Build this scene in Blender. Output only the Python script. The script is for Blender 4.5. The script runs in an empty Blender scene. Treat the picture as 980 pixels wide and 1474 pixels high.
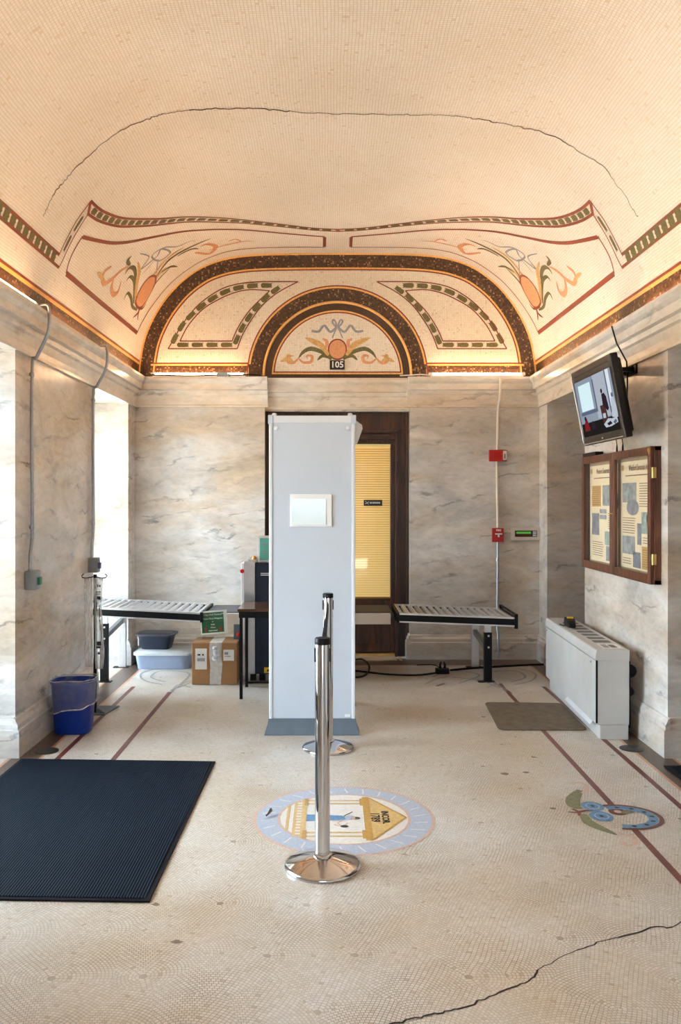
import bpy, bmesh, math, random
from mathutils import Vector, Matrix
random.seed(7)
C = bpy.context.scene
COL = C.collection
PI = math.pi

# ------------------------------------------------------------------ camera
CAMX, CAMZ, FPX, VX, VY = -0.067, 1.6, 1200.0, 476.0, 720.0
cd = bpy.data.cameras.new('camera'); cam = bpy.data.objects.new('camera', cd); COL.objects.link(cam)
cam.location = (CAMX, 0, CAMZ); cam.rotation_euler = (PI/2, 0, 0)
cd.sensor_fit = 'VERTICAL'; cd.sensor_height = 36.0; cd.lens = FPX/1474*36.0
cd.shift_x = (490-VX)/1474; cd.shift_y = -(737-VY)/1474
cd.clip_start = 0.02
C.camera = cam
def W(px, py, Y): return (CAMX+(px-VX)*Y/FPX, CAMZ+(VY-py)*Y/FPX)          # surveyed point at depth Y -> X, Z
def FP(px, py):                                                             # surveyed point on the floor -> X, Y
    Y = FPX*CAMZ/(py-VY); return (CAMX+(px-VX)*Y/FPX, Y)

# ------------------------------------------------------------------ materials
def nodes_of(name):
    m = bpy.data.materials.new(name); m.use_nodes = True
    nt = m.node_tree; b = nt.nodes['Principled BSDF']
    return m, nt, b
def N(nt, t, **kw):
    n = nt.nodes.new(t)
    for k, v in kw.items():
        if k.startswith('i_'): n.inputs[k[2:].replace('_', ' ')].default_value = v
        else: setattr(n, k, v)
    return n
def c4(c): return (c[0], c[1], c[2], 1)
def mat(name, col, rough=.5, metal=0, var=.08, scale=12, bump=0, spec=.5, emit=None, es=0, coat=0):
    """plain surface with a little procedural mottling of its own colour"""
    m, nt, b = nodes_of(name)
    b.inputs['Roughness'].default_value = rough; b.inputs['Metallic'].default_value = metal
    b.inputs['Specular IOR Level'].default_value = spec
    b.inputs['Coat Weight'].default_value = coat
    tc = N(nt, 'ShaderNodeTexCoord'); no = N(nt, 'ShaderNodeTexNoise', i_Scale=scale, i_Detail=5.0)
    nt.links.new(tc.outputs['Object'], no.inputs['Vector'])
    r = N(nt, 'ShaderNodeValToRGB')
    r.color_ramp.elements[0].position = .3; r.color_ramp.elements[1].position = .7
    r.color_ramp.elements[0].color = c4([max(0, x*(1-var)) for x in col]); r.color_ramp.elements[1].color = c4([min(1, x*(1+var)) for x in col])
    nt.links.new(no.outputs['Fac'], r.inputs['Fac']); nt.links.new(r.outputs['Color'], b.inputs['Base Color'])
    if bump:
        bp = N(nt, 'ShaderNodeBump', i_Strength=bump, i_Distance=.004)
        nt.links.new(no.outputs['Fac'], bp.inputs['Height']); nt.links.new(bp.outputs['Normal'], b.inputs['Normal'])
    if emit:
        b.inputs['Emission Color'].default_value = c4(emit); b.inputs['Emission Strength'].default_value = es
    return m
def marble(name, light, dark, vein, sc=1.0, rot=(0, .6, .3), rough=.22):
    m, nt, b = nodes_of(name); L = nt.links.new
    tc = N(nt, 'ShaderNodeTexCoord'); mp = N(nt, 'ShaderNodeMapping')
    mp.inputs['Rotation'].default_value = rot; mp.inputs['Scale'].default_value = (.8*sc, .8*sc, 2.0*sc)
    L(tc.outputs['Object'], mp.inputs['Vector'])
    n1 = N(nt, 'ShaderNodeTexNoise', i_Scale=1.3, i_Detail=9.0, i_Roughness=.62, i_Distortion=1.2)
    L(mp.outputs['Vector'], n1.inputs['Vector'])
    r1 = N(nt, 'ShaderNodeValToRGB'); e = r1.color_ramp.elements
    e[0].position = .33; e[0].color = c4(dark); e[1].position = .6; e[1].color = c4(light)
    L(n1.outputs['Fac'], r1.inputs['Fac'])
    w = N(nt, 'ShaderNodeTexWave', i_Scale=1.1, i_Distortion=9.0, i_Detail=6.0); w.inputs['Detail Scale'].default_value = 1.6; w.inputs['Detail Roughness'].default_value = .65
    w.bands_direction = 'Z'
    L(mp.outputs['Vector'], w.inputs['Vector'])
    r2 = N(nt, 'ShaderNodeValToRGB'); e = r2.color_ramp.elements
    e[0].position = 0; e[0].color = (1, 1, 1, 1); e[1].position = .09; e[1].color = (0, 0, 0, 1)
    L(w.outputs['Fac'], r2.inputs['Fac'])
    n2 = N(nt, 'ShaderNodeTexNoise', i_Scale=4.0, i_Detail=3.0); L(mp.outputs['Vector'], n2.inputs['Vector'])
    r3 = N(nt, 'ShaderNodeValToRGB'); r3.color_ramp.elements[0].position = .5; r3.color_ramp.elements[1].position = .7
    L(n2.outputs['Fac'], r3.inputs['Fac'])
    mu = N(nt, 'ShaderNodeMath', operation='MULTIPLY'); L(r2.outputs['Color'], mu.inputs[0]); L(r3.outputs['Color'], mu.inputs[1])
    mx = N(nt, 'ShaderNodeMix', data_type='RGBA'); L(mu.outputs[0], mx.inputs['Factor']); L(r1.outputs['Color'], mx.inputs['A']); mx.inputs['B'].default_value = c4(vein)
    n3 = N(nt, 'ShaderNodeTexNoise', i_Scale=13.0, i_Detail=6.0, i_Roughness=.7); L(mp.outputs['Vector'], n3.inputs['Vector'])
    r4 = N(nt, 'ShaderNodeValToRGB'); r4.color_ramp.elements[0].position = .3; r4.color_ramp.elements[0].color = (.82, .82, .83, 1); r4.color_ramp.elements[1].position = .55
    L(n3.outputs['Fac'], r4.inputs['Fac'])
    m2 = N(nt, 'ShaderNodeMix', data_type='RGBA', blend_type='MULTIPLY'); m2.inputs['Factor'].default_value = 1
    L(mx.outputs['Result'], m2.inputs['A']); L(r4.outputs['Color'], m2.inputs['B'])
    # tan stains in broad patches, which also paint in the walls' warm light
    n4 = N(nt, 'ShaderNodeTexNoise', i_Scale=.9, i_Detail=5.0, i_Roughness=.6, i_Distortion=.8); L(mp.outputs['Vector'], n4.inputs['Vector'])
    r5 = N(nt, 'ShaderNodeValToRGB'); r5.color_ramp.elements[0].position = .42; r5.color_ramp.elements[1].position = .66; r5.color_ramp.elements[1].color = (.86, .73, .58, 1); r5.color_ramp.elements[0].color = (1, 1, 1, 1)
    L(n4.outputs['Fac'], r5.inputs['Fac'])
    m3 = N(nt, 'ShaderNodeMix', data_type='RGBA', blend_type='MULTIPLY'); m3.inputs['Factor'].default_value = 1
    L(m2.outputs['Result'], m3.inputs['A']); L(r5.outputs['Color'], m3.inputs['B'])
    L(m3.outputs['Result'], b.inputs['Base Color'])
    b.inputs['Roughness'].default_value = rough
    return m
def tesserae(name, cols, size, grout, rough=.4, uv=False, gw=.12, stretch=1.0, bump=.3, metal=0):
    """small square tiles, each with a random tone"""
    m, nt, b = nodes_of(name); L = nt.links.new
    tc = N(nt, 'ShaderNodeTexCoord'); mp = N(nt, 'ShaderNodeMapping')
    mp.inputs['Scale'].default_value = (1/size, 1/(size*stretch), 1/size)
    L(tc.outputs['UV' if uv else 'Object'], mp.inputs['Vector'])
    no = N(nt, 'ShaderNodeTexNoise', i_Scale=.05, i_Detail=2.0); L(mp.outputs['Vector'], no.inputs['Vector'])
    ad = N(nt, 'ShaderNodeVectorMath', operation='MULTIPLY_ADD'); L(no.outputs['Color'], ad.inputs[0]); ad.inputs[1].default_value = (3, 3, 3) if not uv else (1.2, 1.2, 0); L(mp.outputs['Vector'], ad.inputs[2])
    fl = N(nt, 'ShaderNodeVectorMath', operation='FLOOR'); L(ad.outputs[0], fl.inputs[0])
    wn = N(nt, 'ShaderNodeTexWhiteNoise', noise_dimensions='3D'); L(fl.outputs[0], wn.inputs['Vector'])
    r = N(nt, 'ShaderNodeValToRGB'); r.color_ramp.interpolation = 'LINEAR'
    els = r.color_ramp.elements
    for i, (p, c) in enumerate(cols):
        e = els[i] if i < 2 else els.new(p)
        e.position = p; e.color = c4(c)
    L(wn.outputs['Value'], r.inputs['Fac'])
    fr = N(nt, 'ShaderNodeVectorMath', operation='FRACTION'); L(ad.outputs[0], fr.inputs[0])
    sp = N(nt, 'ShaderNodeSeparateXYZ'); L(fr.outputs[0], sp.inputs[0])
    last = None
    for ax in ('X', 'Y') if uv else ('X', 'Z'):
        g = N(nt, 'ShaderNodeMath', operation='LESS_THAN'); L(sp.outputs[ax], g.inputs[0]); g.inputs[1].default_value = gw if ax == 'X' else gw*.75
        if last is None: last = g
        else:
            mxm = N(nt, 'ShaderNodeMath', operation='MAXIMUM'); L(last.outputs[0], mxm.inputs[0]); L(g.outputs[0], mxm.inputs[1]); last = mxm
    mx = N(nt, 'ShaderNodeMix', data_type='RGBA'); L(last.outputs[0], mx.inputs['Factor']); L(r.outputs['Color'], mx.inputs['A']); mx.inputs['B'].default_value = c4(grout)
    # large, faint discolouration
    n2 = N(nt, 'ShaderNodeTexNoise', i_Scale=.016, i_Detail=5.0); L(mp.outputs['Vector'], n2.inputs['Vector'])
    r2 = N(nt, 'ShaderNodeValToRGB'); r2.color_ramp.elements[0].position = .3; r2.color_ramp.elements[0].color = (.9, .87, .83, 1); r2.color_ramp.elements[1].position = .6
    L(n2.outputs['Fac'], r2.inputs['Fac'])
    m2 = N(nt, 'ShaderNodeMix', data_type='RGBA', blend_type='MULTIPLY'); m2.inputs['Factor'].default_value = 1
    L(mx.outputs['Result'], m2.inputs['A']); L(r2.outputs['Color'], m2.inputs['B'])
    L(m2.outputs['Result'], b.inputs['Base Color'])
    if bump:
        bp = N(nt, 'ShaderNodeBump', i_Strength=bump, i_Distance=.002, invert=True); L(last.outputs[0], bp.inputs['Height']); L(bp.outputs['Normal'], b.inputs['Normal'])
    b.inputs['Roughness'].default_value = rough; b.inputs['Metallic'].default_value = metal
    return m
def fan_floor(name):
    """pale mosaic laid in overlapping fans: rings and spokes around scattered centres"""
    m, nt, b = nodes_of(name); L = nt.links.new
    tc = N(nt, 'ShaderNodeTexCoord')
    flat = N(nt, 'ShaderNodeVectorMath', operation='MULTIPLY'); L(tc.outputs['Object'], flat.inputs[0]); flat.inputs[1].default_value = (1, 1, 0)
    nz = N(nt, 'ShaderNodeTexNoise', i_Scale=2.2, i_Detail=2.0); L(flat.outputs[0], nz.inputs['Vector'])
    wob = N(nt, 'ShaderNodeVectorMath', operation='MULTIPLY_ADD'); L(nz.outputs['Color'], wob.inputs[0]); wob.inputs[1].default_value = (.06, .06, 0); L(flat.outputs[0], wob.inputs[2])
    vo = N(nt, 'ShaderNodeTexVoronoi', voronoi_dimensions='2D', i_Scale=3.6); vo.inputs['Randomness'].default_value = .85
    L(wob.outputs[0], vo.inputs['Vector'])
    d = N(nt, 'ShaderNodeVectorMath', operation='SUBTRACT'); L(wob.outputs[0], d.inputs[0]); L(vo.outputs['Position'], d.inputs[1])
    # push the fan centre away so the rings read as arcs
    off = N(nt, 'ShaderNodeVectorMath', operation='ADD'); L(d.outputs[0], off.inputs[0]); off.inputs[1].default_value = (.04, .16, 0)
    ln = N(nt, 'ShaderNodeVectorMath', operation='LENGTH'); L(off.outputs[0], ln.inputs[0])
    ring = N(nt, 'ShaderNodeMath', operation='MULTIPLY'); L(ln.outputs['Value'], ring.inputs[0]); ring.inputs[1].default_value = 1/.0125
    rf = N(nt, 'ShaderNodeMath', operation='FRACT'); L(ring.outputs[0], rf.inputs[0])
    rfl = N(nt, 'ShaderNodeMath', operation='FLOOR'); L(ring.outputs[0], rfl.inputs[0])
    sp = N(nt, 'ShaderNodeSeparateXYZ'); L(off.outputs[0], sp.inputs[0])
    at = N(nt, 'ShaderNodeMath', operation='ARCTAN2'); L(sp.outputs['Y'], at.inputs[0]); L(sp.outputs['X'], at.inputs[1])
    am = N(nt, 'ShaderNodeMath', operation='MULTIPLY'); L(at.outputs[0], am.inputs[0]); L(rfl.outputs[0], am.inputs[1])
    af0 = N(nt, 'ShaderNodeMath', operation='MULTIPLY'); L(am.outputs[0], af0.inputs[0]); af0.inputs[1].default_value = .85
    af = N(nt, 'ShaderNodeMath', operation='FRACT'); L(af0.outputs[0], af.inputs[0])
    afl = N(nt, 'ShaderNodeMath', operation='FLOOR'); L(af0.outputs[0], afl.inputs[0])
    g1 = N(nt, 'ShaderNodeMath', operation='LESS_THAN'); L(rf.outputs[0], g1.inputs[0]); g1.inputs[1].default_value = .17
    g2 = N(nt, 'ShaderNodeMath', operation='LESS_THAN'); L(af.outputs[0], g2.inputs[0]); g2.inputs[1].default_value = .15
    g = N(nt, 'ShaderNodeMath', operation='MAXIMUM'); L(g1.outputs[0], g.inputs[0]); L(g2.outputs[0], g.inputs[1])
    cb = N(nt, 'ShaderNodeCombineXYZ'); L(rfl.outputs[0], cb.inputs[0]); L(afl.outputs[0], cb.inputs[1]); L(vo.outputs['Distance'], cb.inputs[2])
    fl3 = N(nt, 'ShaderNodeVectorMath', operation='ADD'); L(cb.outputs[0], fl3.inputs[0]); fl3.inputs[1].default_value = (.5, .5, 0)
    cb2 = N(nt, 'ShaderNodeCombineXYZ'); L(rfl.outputs[0], cb2.inputs[0]); L(afl.outputs[0], cb2.inputs[1])
    wn = N(nt, 'ShaderNodeTexWhiteNoise', noise_dimensions='3D'); L(cb2.outputs[0], wn.inputs['Vector'])
    r = N(nt, 'ShaderNodeValToRGB'); e = r.color_ramp.elements
    e[0].position = 0; e[0].color = (.50, .42, .32, 1); e[1].position = .02; e[1].color = (.62, .58, .52, 1)
    x = e.new(.5); x.color = (.67, .635, .585, 1); x = e.new(1); x.color = (.73, .70, .66, 1)
    L(wn.outputs['Value'], r.inputs['Fac'])
    gm = N(nt, 'ShaderNodeTexNoise', i_Scale=3.0, i_Detail=3.0); L(flat.outputs[0], gm.inputs['Vector'])
    gr = N(nt, 'ShaderNodeValToRGB'); gr.color_ramp.elements[0].position = .42; gr.color_ramp.elements[0].color = (.5, .5, .5, 1); gr.color_ramp.elements[1].position = .65; gr.color_ramp.elements[1].color = (1, 1, 1, 1)
    L(gm.outputs['Fac'], gr.inputs['Fac'])
    gg = N(nt, 'ShaderNodeMath', operation='MULTIPLY'); L(g.outputs[0], gg.inputs[0]); L(gr.outputs['Color'], gg.inputs[1])
    mx = N(nt, 'ShaderNodeMix', data_type='RGBA'); L(gg.outputs[0], mx.inputs['Factor']); L(r.outputs['Color'], mx.inputs['A']); mx.inputs['B'].default_value = (.27, .21, .15, 1)
    # worn / dirty patches, tinted tan to paint in warm light on the floor
    n2 = N(nt, 'ShaderNodeTexNoise', i_Scale=.7, i_Detail=6.0, i_Roughness=.6); L(flat.outputs[0], n2.inputs['Vector'])
    r2 = N(nt, 'ShaderNodeValToRGB'); r2.color_ramp.elements[0].position = .32; r2.color_ramp.elements[0].color = (.80, .69, .54, 1); r2.color_ramp.elements[1].position = .60; r2.color_ramp.elements[1].color = (1, 1, 1, 1)
    L(n2.outputs['Fac'], r2.inputs['Fac'])
    m2 = N(nt, 'ShaderNodeMix', data_type='RGBA', blend_type='MULTIPLY'); m2.inputs['Factor'].default_value = 1
    L(mx.outputs['Result'], m2.inputs['A']); L(r2.outputs['Color'], m2.inputs['B'])
    L(m2.outputs['Result'], b.inputs['Base Color'])
    b.inputs['Roughness'].default_value = .32
    return m
def ribbed(name, a, bcol, period):
    m, nt, b = nodes_of(name); L = nt.links.new
    tc = N(nt, 'ShaderNodeTexCoord')
    w = N(nt, 'ShaderNodeTexWave', i_Scale=2*PI/20/period, i_Distortion=.2); w.bands_direction = 'X'
    L(tc.outputs['Object'], w.inputs['Vector'])
    n = N(nt, 'ShaderNodeTexNoise', i_Scale=160.0, i_Detail=2.0); L(tc.outputs['Object'], n.inputs['Vector'])
    mu = N(nt, 'ShaderNodeMath', operation='MULTIPLY'); L(w.outputs['Fac'], mu.inputs[0]); L(n.outputs['Fac'], mu.inputs[1])
    r = N(nt, 'ShaderNodeValToRGB'); r.color_ramp.elements[0].position = .1; r.color_ramp.elements[0].color = c4(a); r.color_ramp.elements[1].position = .6; r.color_ramp.elements[1].color = c4(bcol)
    L(mu.outputs[0], r.inputs['Fac']); L(r.outputs['Color'], b.inputs['Base Color'])
    bp = N(nt, 'ShaderNodeBump', i_Strength=.5, i_Distance=.004); L(w.outputs['Fac'], bp.inputs['Height']); L(bp.outputs['Normal'], b.inputs['Normal'])
    b.inputs['Roughness'].default_value = .7; b.inputs['Specular IOR Level'].default_value = .08
    return m
def wood(name, a, bcol, rough=.3, axis='Z', sc=6):
    m, nt, b = nodes_of(name); L = nt.links.new
    tc = N(nt, 'ShaderNodeTexCoord'); mp = N(nt, 'ShaderNodeMapping')
    mp.inputs['Scale'].default_value = (sc*3, sc*3, sc*.25) if axis == 'Z' else ((sc*.25, sc*3, sc*3) if axis == 'X' else (sc*3, sc*.25, sc*3))
    L(tc.outputs['Object'], mp.inputs['Vector'])
    n = N(nt, 'ShaderNodeTexNoise', i_Scale=1.5, i_Detail=7.0, i_Roughness=.6, i_Distortion=.6); L(mp.outputs['Vector'], n.inputs['Vector'])
    r = N(nt, 'ShaderNodeValToRGB'); r.color_ramp.elements[0].position = .35; r.color_ramp.elements[0].color = c4(a); r.color_ramp.elements[1].position = .68; r.color_ramp.elements[1].color = c4(bcol)
    L(n.outputs['Fac'], r.inputs['Fac']); L(r.outputs['Color'], b.inputs['Base Color'])
    b.inputs['Roughness'].default_value = rough
    return m
def clear(name, tint=(1, 1, 1), gloss=.08, rough=.05, milk=0.0, refl=.6, milkcol=(.9, .92, .95)):
    m = bpy.data.materials.new(name); m.use_nodes = True; nt = m.node_tree; nt.nodes.clear(); L = nt.links.new
    out = N(nt, 'ShaderNodeOutputMaterial'); t = N(nt, 'ShaderNodeBsdfTransparent'); t.inputs[0].default_value = c4(tint)
    g = N(nt, 'ShaderNodeBsdfGlossy'); g.inputs['Roughness'].default_value = rough
    fr = N(nt, 'ShaderNodeLayerWeight', i_Blend=.25)
    no = N(nt, 'ShaderNodeTexNoise', i_Scale=9.0); r = N(nt, 'ShaderNodeMath', operation='MULTIPLY_ADD'); r.inputs[1].default_value = refl; r.inputs[2].default_value = gloss
    L(fr.outputs['Fresnel'], r.inputs[0])
    mx = N(nt, 'ShaderNodeMixShader'); L(r.outputs[0], mx.inputs[0]); L(t.outputs[0], mx.inputs[1]); L(g.outputs[0], mx.inputs[2])
    last = mx
    if milk:
        d = N(nt, 'ShaderNodeBsdfPrincipled'); d.inputs['Base Color'].default_value = c4(milkcol); d.inputs['Roughness'].default_value = .35
        rr = N(nt, 'ShaderNodeMapRange'); rr.inputs['From Min'].default_value = .3; rr.inputs['From Max'].default_value = .7; rr.inputs['To Min'].default_value = milk*.5; rr.inputs['To Max'].default_value = min(1, milk*1.5)
        L(no.outputs['Fac'], rr.inputs['Value'])
        m2 = N(nt, 'ShaderNodeMixShader'); L(rr.outputs[0], m2.inputs[0]); L(mx.outputs[0], m2.inputs[1]); L(d.outputs[0], m2.inputs[2]); last = m2
    L(last.outputs[0], out.inputs[0])
    return m
def glow(name, col, s):
    m = bpy.data.materials.new(name); m.use_nodes = True; nt = m.node_tree; nt.nodes.clear()
    out = N(nt, 'ShaderNodeOutputMaterial'); e = N(nt, 'ShaderNodeEmission'); e.inputs[0].default_value = c4(col); e.inputs[1].default_value = s
    nt.links.new(e.outputs[0], out.inputs[0]); return m

M = {}
M['marble'] = marble('pale_grey_marble', (.71, .68, .645), (.49, .475, .455), (.29, .285, .28))
M['marble_trim'] = marble('cream_marble_trim', (.80, .76, .70), (.68, .64, .58), (.42, .40, .38), .7)
M['floor'] = fan_floor('fan_laid_mosaic')
M['vault'] = tesserae('cream_vault_mosaic', [(0, (.76, .63, .48)), (.025, (.86, .80, .71)), (.5, (.89, .835, .755)), (1, (.92, .875, .81))], .019, (.68, .57, .43), .45, uv=True, gw=.16)
M['lun'] = tesserae('cream_lunette_mosaic', [(0, (.62, .54, .42)), (.05, (.78, .71, .59)), (1, (.87, .81, .71))], .017, (.60, .51, .39), .45, gw=.16)
M['brown'] = tesserae('brown_gold_mosaic', [(0, (.02, .008, .004)), (.6, (.065, .024, .010)), (.88, (.13, .052, .02)), (1, (.40, .24, .11))], .016, (.09, .05, .03), .3, gw=.14)
M['darkbrown'] = mat('dark_brown_mosaic', (.055, .024, .011), .35, var=.35, scale=90)
M['gold'] = mat('gold_mosaic_line', (.78, .42, .12), .35, var=.2, scale=60)
M['red'] = mat('oxblood_mosaic_line', (.19, .026, .015), .4, var=.25, scale=80)
M['redv'] = mat('brick_red_mosaic', (.25, .045, .018), .4, var=.2, scale=80)
M['olive'] = mat('olive_mosaic', (.135, .115, .035), .45, var=.3, scale=70)
M['salmon'] = mat('salmon_mosaic', (.66, .30, .14), .45, var=.15, scale=60)
M['tan'] = mat('tan_mosaic', (.60, .36, .13), .45, var=.2, scale=60)
M['greyblue'] = mat('grey_blue_mosaic', (.27, .28, .31), .45, var=.2, scale=60)
M['crack'] = mat('dark_crack', (.035, .025, .02), .9)  # dark brown line colour of the cracks
M['crackv'] = mat('hairline_crack', (.16, .10, .06), .9)
M['fl_red'] = mat('floor_red_mosaic', (.15, .035, .025), .35, var=.3, scale=70)
M['fl_brown'] = mat('floor_brown_mosaic', (.10, .065, .045), .35, var=.3, scale=60)
M['fl_salmon'] = mat('floor_salmon_mosaic', (.55, .29, .17), .35, var=.2, scale=60)
M['fl_blue'] = mat('floor_pale_blue_mosaic', (.42, .47, .56), .35, var=.12, scale=70)
M['fl_deep'] = mat('floor_blue_mosaic', (.10, .24, .42), .35, var=.25, scale=70)
M['fl_pink'] = mat('floor_pink_mosaic', (.60, .40, .32), .35, var=.15, scale=60)
M['fl_gold'] = mat('floor_gold_mosaic', (.62, .42, .17), .35, var=.15, scale=60)
M['fl_ochre'] = mat('floor_ochre_mosaic', (.50, .28, .07), .35, var=.15, scale=60)
M['fl_black'] = mat('floor_black_mosaic', (.03, .028, .028), .4)
M['fl_white'] = mat('floor_white_mosaic', (.72, .68, .62), .35, var=.08, scale=60)
M['fl_olive'] = mat('floor_olive_mosaic', (.18, .18, .09), .4, var=.3, scale=60)
M['fl_faint'] = mat('floor_worn_grey_mosaic', (.30, .30, .28), .4, var=.25, scale=40)
M['stain'] = mat('floor_stain', (.20, .15, .10), .6, var=.3, scale=60)
M['wood_dark'] = wood('dark_stained_wood', (.010, .003, .0015), (.075, .021, .007), .4)
M['wood_red'] = wood('reddish_brown_wood', (.05, .013, .006), (.16, .05, .02), .35)
M['chrome'] = mat('polished_steel', (.62, .62, .64), .06, 1, var=.02)
M['steel'] = mat('brushed_steel', (.58, .58, .6), .3, 1, var=.05)
M['galv'] = mat('galvanised_pipe', (.36, .38, .41), .3, .9, var=.1, scale=30)
M['alu'] = mat('silver_aluminium', (.68, .69, .71), .32, .7, var=.05)
M['black'] = mat('black_plastic', (.004, .004, .0045), .45, spec=.25)
M['blackm'] = mat('black_painted_metal', (.004, .004, .005), .45, spec=.22)
M['white'] = mat('white_plastic', (.80, .80, .79), .4, var=.02)
M['paper'] = mat('white_paper', (.82, .82, .80), .7, var=.02)
M['det'] = mat('grey_enamel', (.51, .555, .625), .38, var=.02, scale=3)
M['dett'] = mat('pale_grey_trim', (.66, .68, .71), .35, var=.02)
M['boot'] = mat('slate_grey_rubber', (.11, .14, .17), .6, var=.08)
M['mirror'] = mat('polished_glass_panel', (.86, .95, .97), .06, 1, var=.02)
M['navy'] = mat('navy_enamel', (.012, .019, .04), .4, var=.1, spec=.3)
M['radw'] = mat('off_white_enamel', (.52, .515, .50), .45, var=.06, scale=4)
M['beige'] = mat('beige_enamel', (.60, .52, .45), .5, var=.04)
M['belt'] = mat('dark_rubber_belt', (.045, .045, .05), .6)
M['tabletop'] = mat('brown_laminate_top', (.10, .05, .03), .12, var=.1)
M['card'] = mat('brown_cardboard', (.36, .19, .08), .8, var=.08, scale=8)
M['tape'] = mat('clear_packing_tape', (.62, .60, .56), .3, var=.15, scale=30)
M['bin'] = mat('translucent_grey_bin', (.24, .29, .40), .35, var=.06)
M['binlid'] = mat('pale_bin_lid', (.50, .52, .54), .4, var=.04)
M['navybin'] = mat('navy_tub_plastic', (.007, .012, .03), .35, var=.1)
M['navylid'] = mat('dull_navy_lid', (.045, .05, .065), .4, var=.1)
M['blue'] = mat('royal_blue_plastic', (.004, .032, .27), .4, var=.08, spec=.35)
M['liner'] = clear('clear_bin_liner', (.95, .96, 1), .04, .2, milk=.08, refl=.4)
M['linerfold'] = clear('folded_clear_plastic', (.9, .93, 1), .12, .2, milk=.45)
M['bag'] = clear('clear_umbrella_bag', (.95, .95, .95), .10, .18, milk=.35)
M['glass'] = clear('clear_glass', (.97, .98, .97), .015, .02, refl=.15)
M['brass'] = mat('brass', (.72, .52, .20), .3, 1, var=.1)
M['cream'] = mat('cream_poster_paper', (.95, .79, .56), .6, var=.03)
M['poster_tan'] = mat('poster_ochre_block', (.62, .36, .10), .6, var=.05)
M['poster_ink'] = mat('poster_brown_ink', (.30, .17, .10), .6)
M['poster_grey'] = mat('poster_grey_photo', (.36, .37, .40), .5, var=.35, scale=22)
M['poster_blue'] = mat('poster_blue_grey_photo', (.27, .28, .33), .5, var=.35, scale=22)
M['poster_teal'] = mat('poster_teal_photo', (.36, .44, .41), .5, var=.35, scale=22)
M['case_back'] = mat('case_lining', (.50, .36, .22), .7)
M['rub'] = ribbed('blue_black_ribbed_carpet', (.0012, .0018, .003), (.014, .028, .052), .012)  # lighter blue of the ribs paints in a sheen
M['rubedge'] = mat('black_rubber_edge', (.005, .006, .010), .6, spec=.15)
M['mat_brown'] = mat('worn_brown_mat', (.13, .10, .065), .85, var=.25, scale=14, bump=.5)
M['redp'] = mat('red_enamel', (.42, .012, .012), .35, var=.05)
M['redl'] = mat('red_lens', (.6, .02, .01), .25)
M['orange'] = mat('orange_lens', (.75, .28, .03), .25)
M['yellow'] = mat('yellow_label', (.80, .52, .02), .45)
M['green_s'] = mat('green_sign_print', (.005, .13, .055), .5, var=.04)
M['teal_s'] = mat('teal_sign_print', (.13, .48, .40), .5, var=.05)
M['greenb'] = mat('green_push_button', (.01, .16, .07), .4)
M['purp'] = mat('violet_switch', (.12, .10, .35), .4)
M['box_grey'] = mat('grey_switch_box', (.27, .29, .31), .45, .3, var=.06)
M['lcd'] = glow('green_display', (.12, .45, .06), .5)
M['lcd_red'] = mat('dark_red_display', (.10, .01, .008), .3)
M['tv'] = mat('dark_tv_plastic', (.014, .012, .011), .35, var=.05, spec=.35)
M['cable'] = mat('black_cable', (.005, .005, .005), .5, spec=.25)
M['wcable'] = mat('white_cable', (.75, .72, .66), .5)
M['conduitw'] = mat('ivory_painted_conduit', (.74, .66, .54), .5, var=.03)
M['blind'] = mat('self_lit_yellow_blind_slat', (.92, .70, .33), .5, var=.04, scale=3, emit=(1, .74, .26), es=.15)  # faint emission stands in for lamplight on the blind
M['blind_tape'] = mat('ochre_blind_edge', (.55, .28, .05), .6)
M['stonesill'] = mat('tan_stone_sill', (.42, .32, .22), .5, var=.15, scale=8)
M['tube'] = glow('lit_fluorescent_tube', (1.0, .62, .33), 35)
M['webbing'] = mat('black_belt_webbing', (.004, .004, .004), .85, spec=.08)
M['plate'] = mat('black_number_plate', (.012, .012, .012), .4)
M['outer'] = mat('plain_plaster', (.5, .45, .38), .8)
M['paving'] = mat('sunlit_concrete', (.72, .71, .68), .8)
for k, c, s in (('s_wall', (.36, .42, .52), .55), ('s_wall2', (.50, .55, .64), .6), ('s_screen', (.62, .80, .84), .8), ('s_frame', (.16, .20, .30), .5), ('s_dark', (.03, .025, .025), .4),
                ('s_red', (.38, .03, .04), .4), ('s_man', (.05, .03, .05), .4), ('s_lect', (.13, .06, .05), .4), ('s_pale', (.60, .66, .75), .6), ('s_light', (.75, .80, .85), .7)):
    M[k] = glow('picture_'+k, c, s)

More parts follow.
